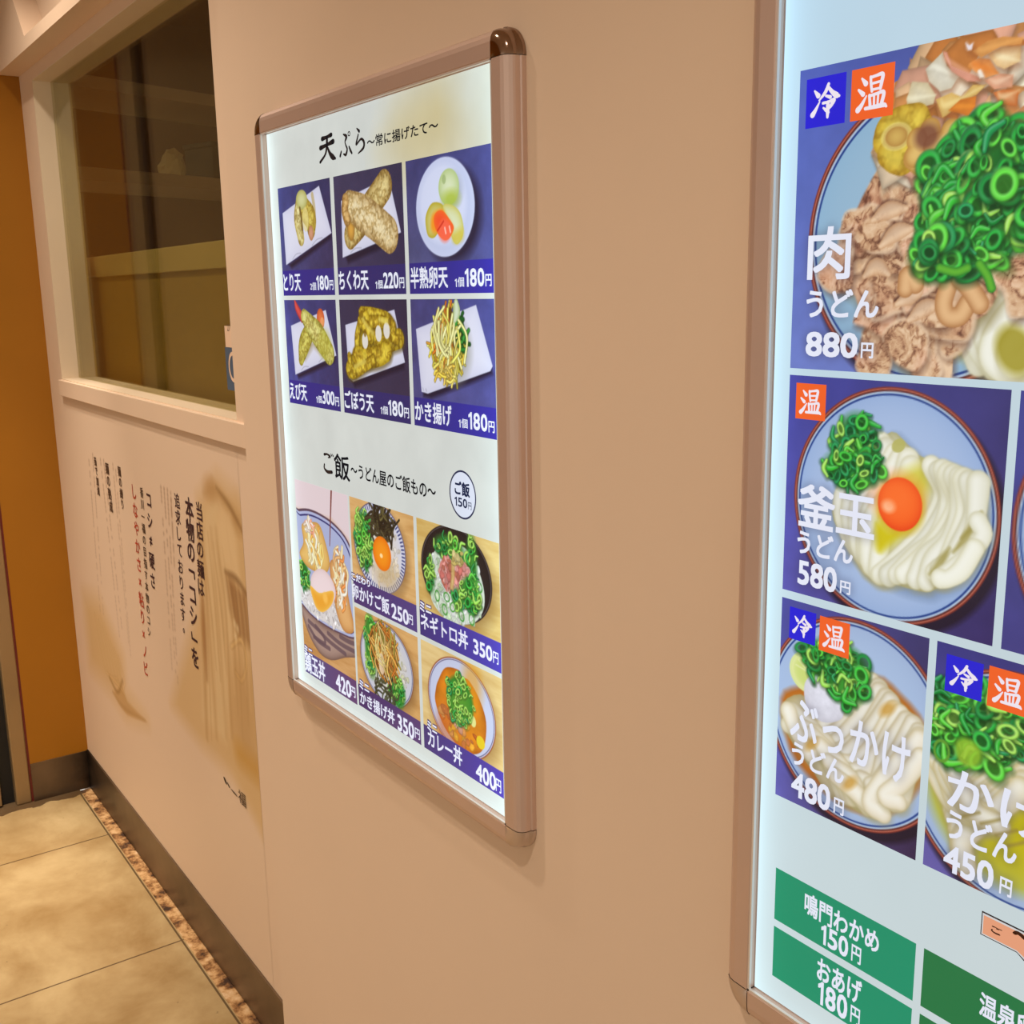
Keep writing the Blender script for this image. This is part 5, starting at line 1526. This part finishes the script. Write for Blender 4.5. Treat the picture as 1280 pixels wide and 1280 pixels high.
def rectL(name, x0, x1, z0, z1, rgb, y):
    V = [(x0 * kl - oL[0], y - oL[1], CZ + z0 * kl - oL[2]), (x1 * kl - oL[0], y - oL[1], CZ + z0 * kl - oL[2]), (x1 * kl - oL[0], y - oL[1], CZ + z1 * kl - oL[2]), (x0 * kl - oL[0], y - oL[1], CZ + z1 * kl - oL[2])]
    return ink_mesh(name, V, [(0, 1, 2, 3)], rgb, m_L, sheetL)


REI = [[(8, 84, 4), (22, 68, 11)], [(3, 14, 12), (14, 28, 8), (28, 50, 3)], [(58, 97, 7), (48, 76, 8), (26, 54, 4)], [(56, 90, 6), (72, 72, 9), (88, 60, 12), (97, 57, 6)],
       [(50, 64, 5), (66, 58, 8)], [(40, 44, 6), (60, 45, 6), (80, 49, 8), (70, 34, 8), (58, 22, 4)], [(58, 44, 8), (58, 22, 9), (58, 1, 6)], [(42, 30, 4), (54, 20, 7), (62, 14, 5)]]
ONN = [[(12, 92, 4), (26, 76, 11)], [(2, 62, 5), (18, 48, 10)], [(2, 6, 12), (14, 18, 9), (30, 42, 3)],
       [(42, 92, 6), (44, 72, 6), (48, 52, 6)], [(42, 90, 6), (62, 93, 6), (82, 94, 8), (80, 74, 8), (76, 56, 7)], [(48, 73, 5), (76, 75, 5)], [(48, 56, 5), (76, 57, 5)],
       [(40, 42, 6), (44, 12, 7)], [(40, 40, 6), (64, 43, 6), (88, 44, 8), (82, 12, 8)], [(56, 40, 5), (57, 12, 5)], [(70, 41, 5), (69, 12, 5)], [(28, 7, 7), (62, 8, 8), (90, 9, 9), (99, 4, 5)]]
for kind, x0, x1, z0, z1 in (('c', -.5400, -.5060, .1085, .1415), ('h', -.5015, -.4675, .1085, .1415), ('h', -.5395, -.5120, -.0975, -.0710), ('c', -.5380, -.5125, -.2690, -.2435), ('h', -.5090, -.4815, -.2710, -.2440),
                             ('c', -.4025, -.3755, -.2710, -.2450), ('h', -.3715, -.3440, -.2720, -.2445)):
    o_ = rectL('cold_tag' if kind == 'c' else 'hot_tag', x0, x1, z0, z1, (40, 34, 206) if kind == 'c' else (238, 98, 40), yL - .0010)
    w, hgt = x1 - x0, z1 - z0
    T('', None, None, rect=((x0 + w * .13) * kl, (x1 - w * .12) * kl, CZ + (z0 + hgt * .14) * kl, CZ + (z1 - hgt * .14) * kl), strokes=REI if kind == 'c' else ONN, rgb=(236, 226, 236), y=yL - .0015, sheet_=sheetL, org=oL, mat=m_L, name='tag_text')

for x0, x1, n in ((-.5430, -.4115, 0), (-.4050, -.2735, 1), (-.2670, -.1355, 2), (-.1290, -.0100, 3)):
    for z0, z1 in ((-.5140, -.4675), (-.5665, -.5205)):
        rectL('topping_box', x0, x1, z0, z1, (28, 142, 104) if n == 0 else (36, 116, 66), yL - .0006)


def TL(body, bl, tr, **k):
    k.setdefault('rgb', (226, 228, 242))
    return T(body, bl, tr, y=yL - .0012, sheet_=sheetL, org=oL, mat=m_L, plane=LY, **k)


for body, bl, tr, bd in LT:
    nm = 'price_text' if body[0].isdigit() or body == '円' else 'dish_name'
    TL(body, bl, tr, bold=bd, name=nm)
TL('温泉卵', (1224.5, 1267), (1295, 1275), bold=.022, name='dish_name')
# peach speech banner
q0, q1 = onY(1228, 1138, LY), onY(1226.3, 1167.6, LY)
bx0, bz1, bz0 = q0[0], q0[1], q1[1]
t1 = onY(1140 + 560 / 4.264, 980 + 885 / 4.264, LY); t2 = onY(1140 + 597 / 4.264, 980 + 925 / 4.264, LY)


def banner(name, m, rgb, y):
    P_ = [(bx0 + m, bz1 - m), (bx0 + m, bz0 + m), (t1[0] + m * .3, bz0 + m), (t2[0] + .006 + m * .3, t2[1] - .006 + 2 * m), (t2[0] + .016 - m, bz0 + m), (bx0 + .30 - m, bz0 + m), (bx0 + .30 - m, bz1 - m)]
    return ink_mesh(name, [(a - oL[0], y - oL[1], b - oL[2]) for a, b in P_], [tuple(range(len(P_)))], rgb, m_L, sheetL)


banner('banner_outline', 0, (40, 30, 30), yL - .0004); banner('banner_edge', .0009, (206, 206, 206), yL - .0008); banner('banner', .0020, (226, 156, 120), yL - .0012)
q = onY(1140 + 425 / 4.264, 980 + 812 / 4.264, LY); q2 = onY(1140 + 492 / 4.264, 980 + 745 / 4.264, LY)
hgt = q2[1] - q[1] - .000
T('', None, None, rect=(q[0], q2[0], bz0 + .0065, bz1 - .0060), strokes=GO, bw=2.0, rgb=(60, 26, 10), y=yL - .0018, sheet_=sheetL, org=oL, mat=m_L, name='banner_text')
wch = q2[0] - q[0]
T('', None, None, rect=(q2[0] + .007, q2[0] + .007 + wch * 1.2, bz0 + .0125, bz0 + .0165), strokes=[[(0, 40, 30), (30, 70, 40), (70, 60, 40), (100, 30, 30)]], rgb=(60, 26, 10), y=yL - .0018, sheet_=sheetL, org=oL, mat=m_L, name='banner_text')
T('緒に', None, None, rect=(q2[0] + .009 + wch * 1.3, q2[0] + .009 + wch * 3.6, bz0 + .0070, bz1 - .0060), bold=.02, rgb=(60, 26, 10), y=yL - .0018, sheet_=sheetL, org=oL, mat=m_L, name='banner_text')
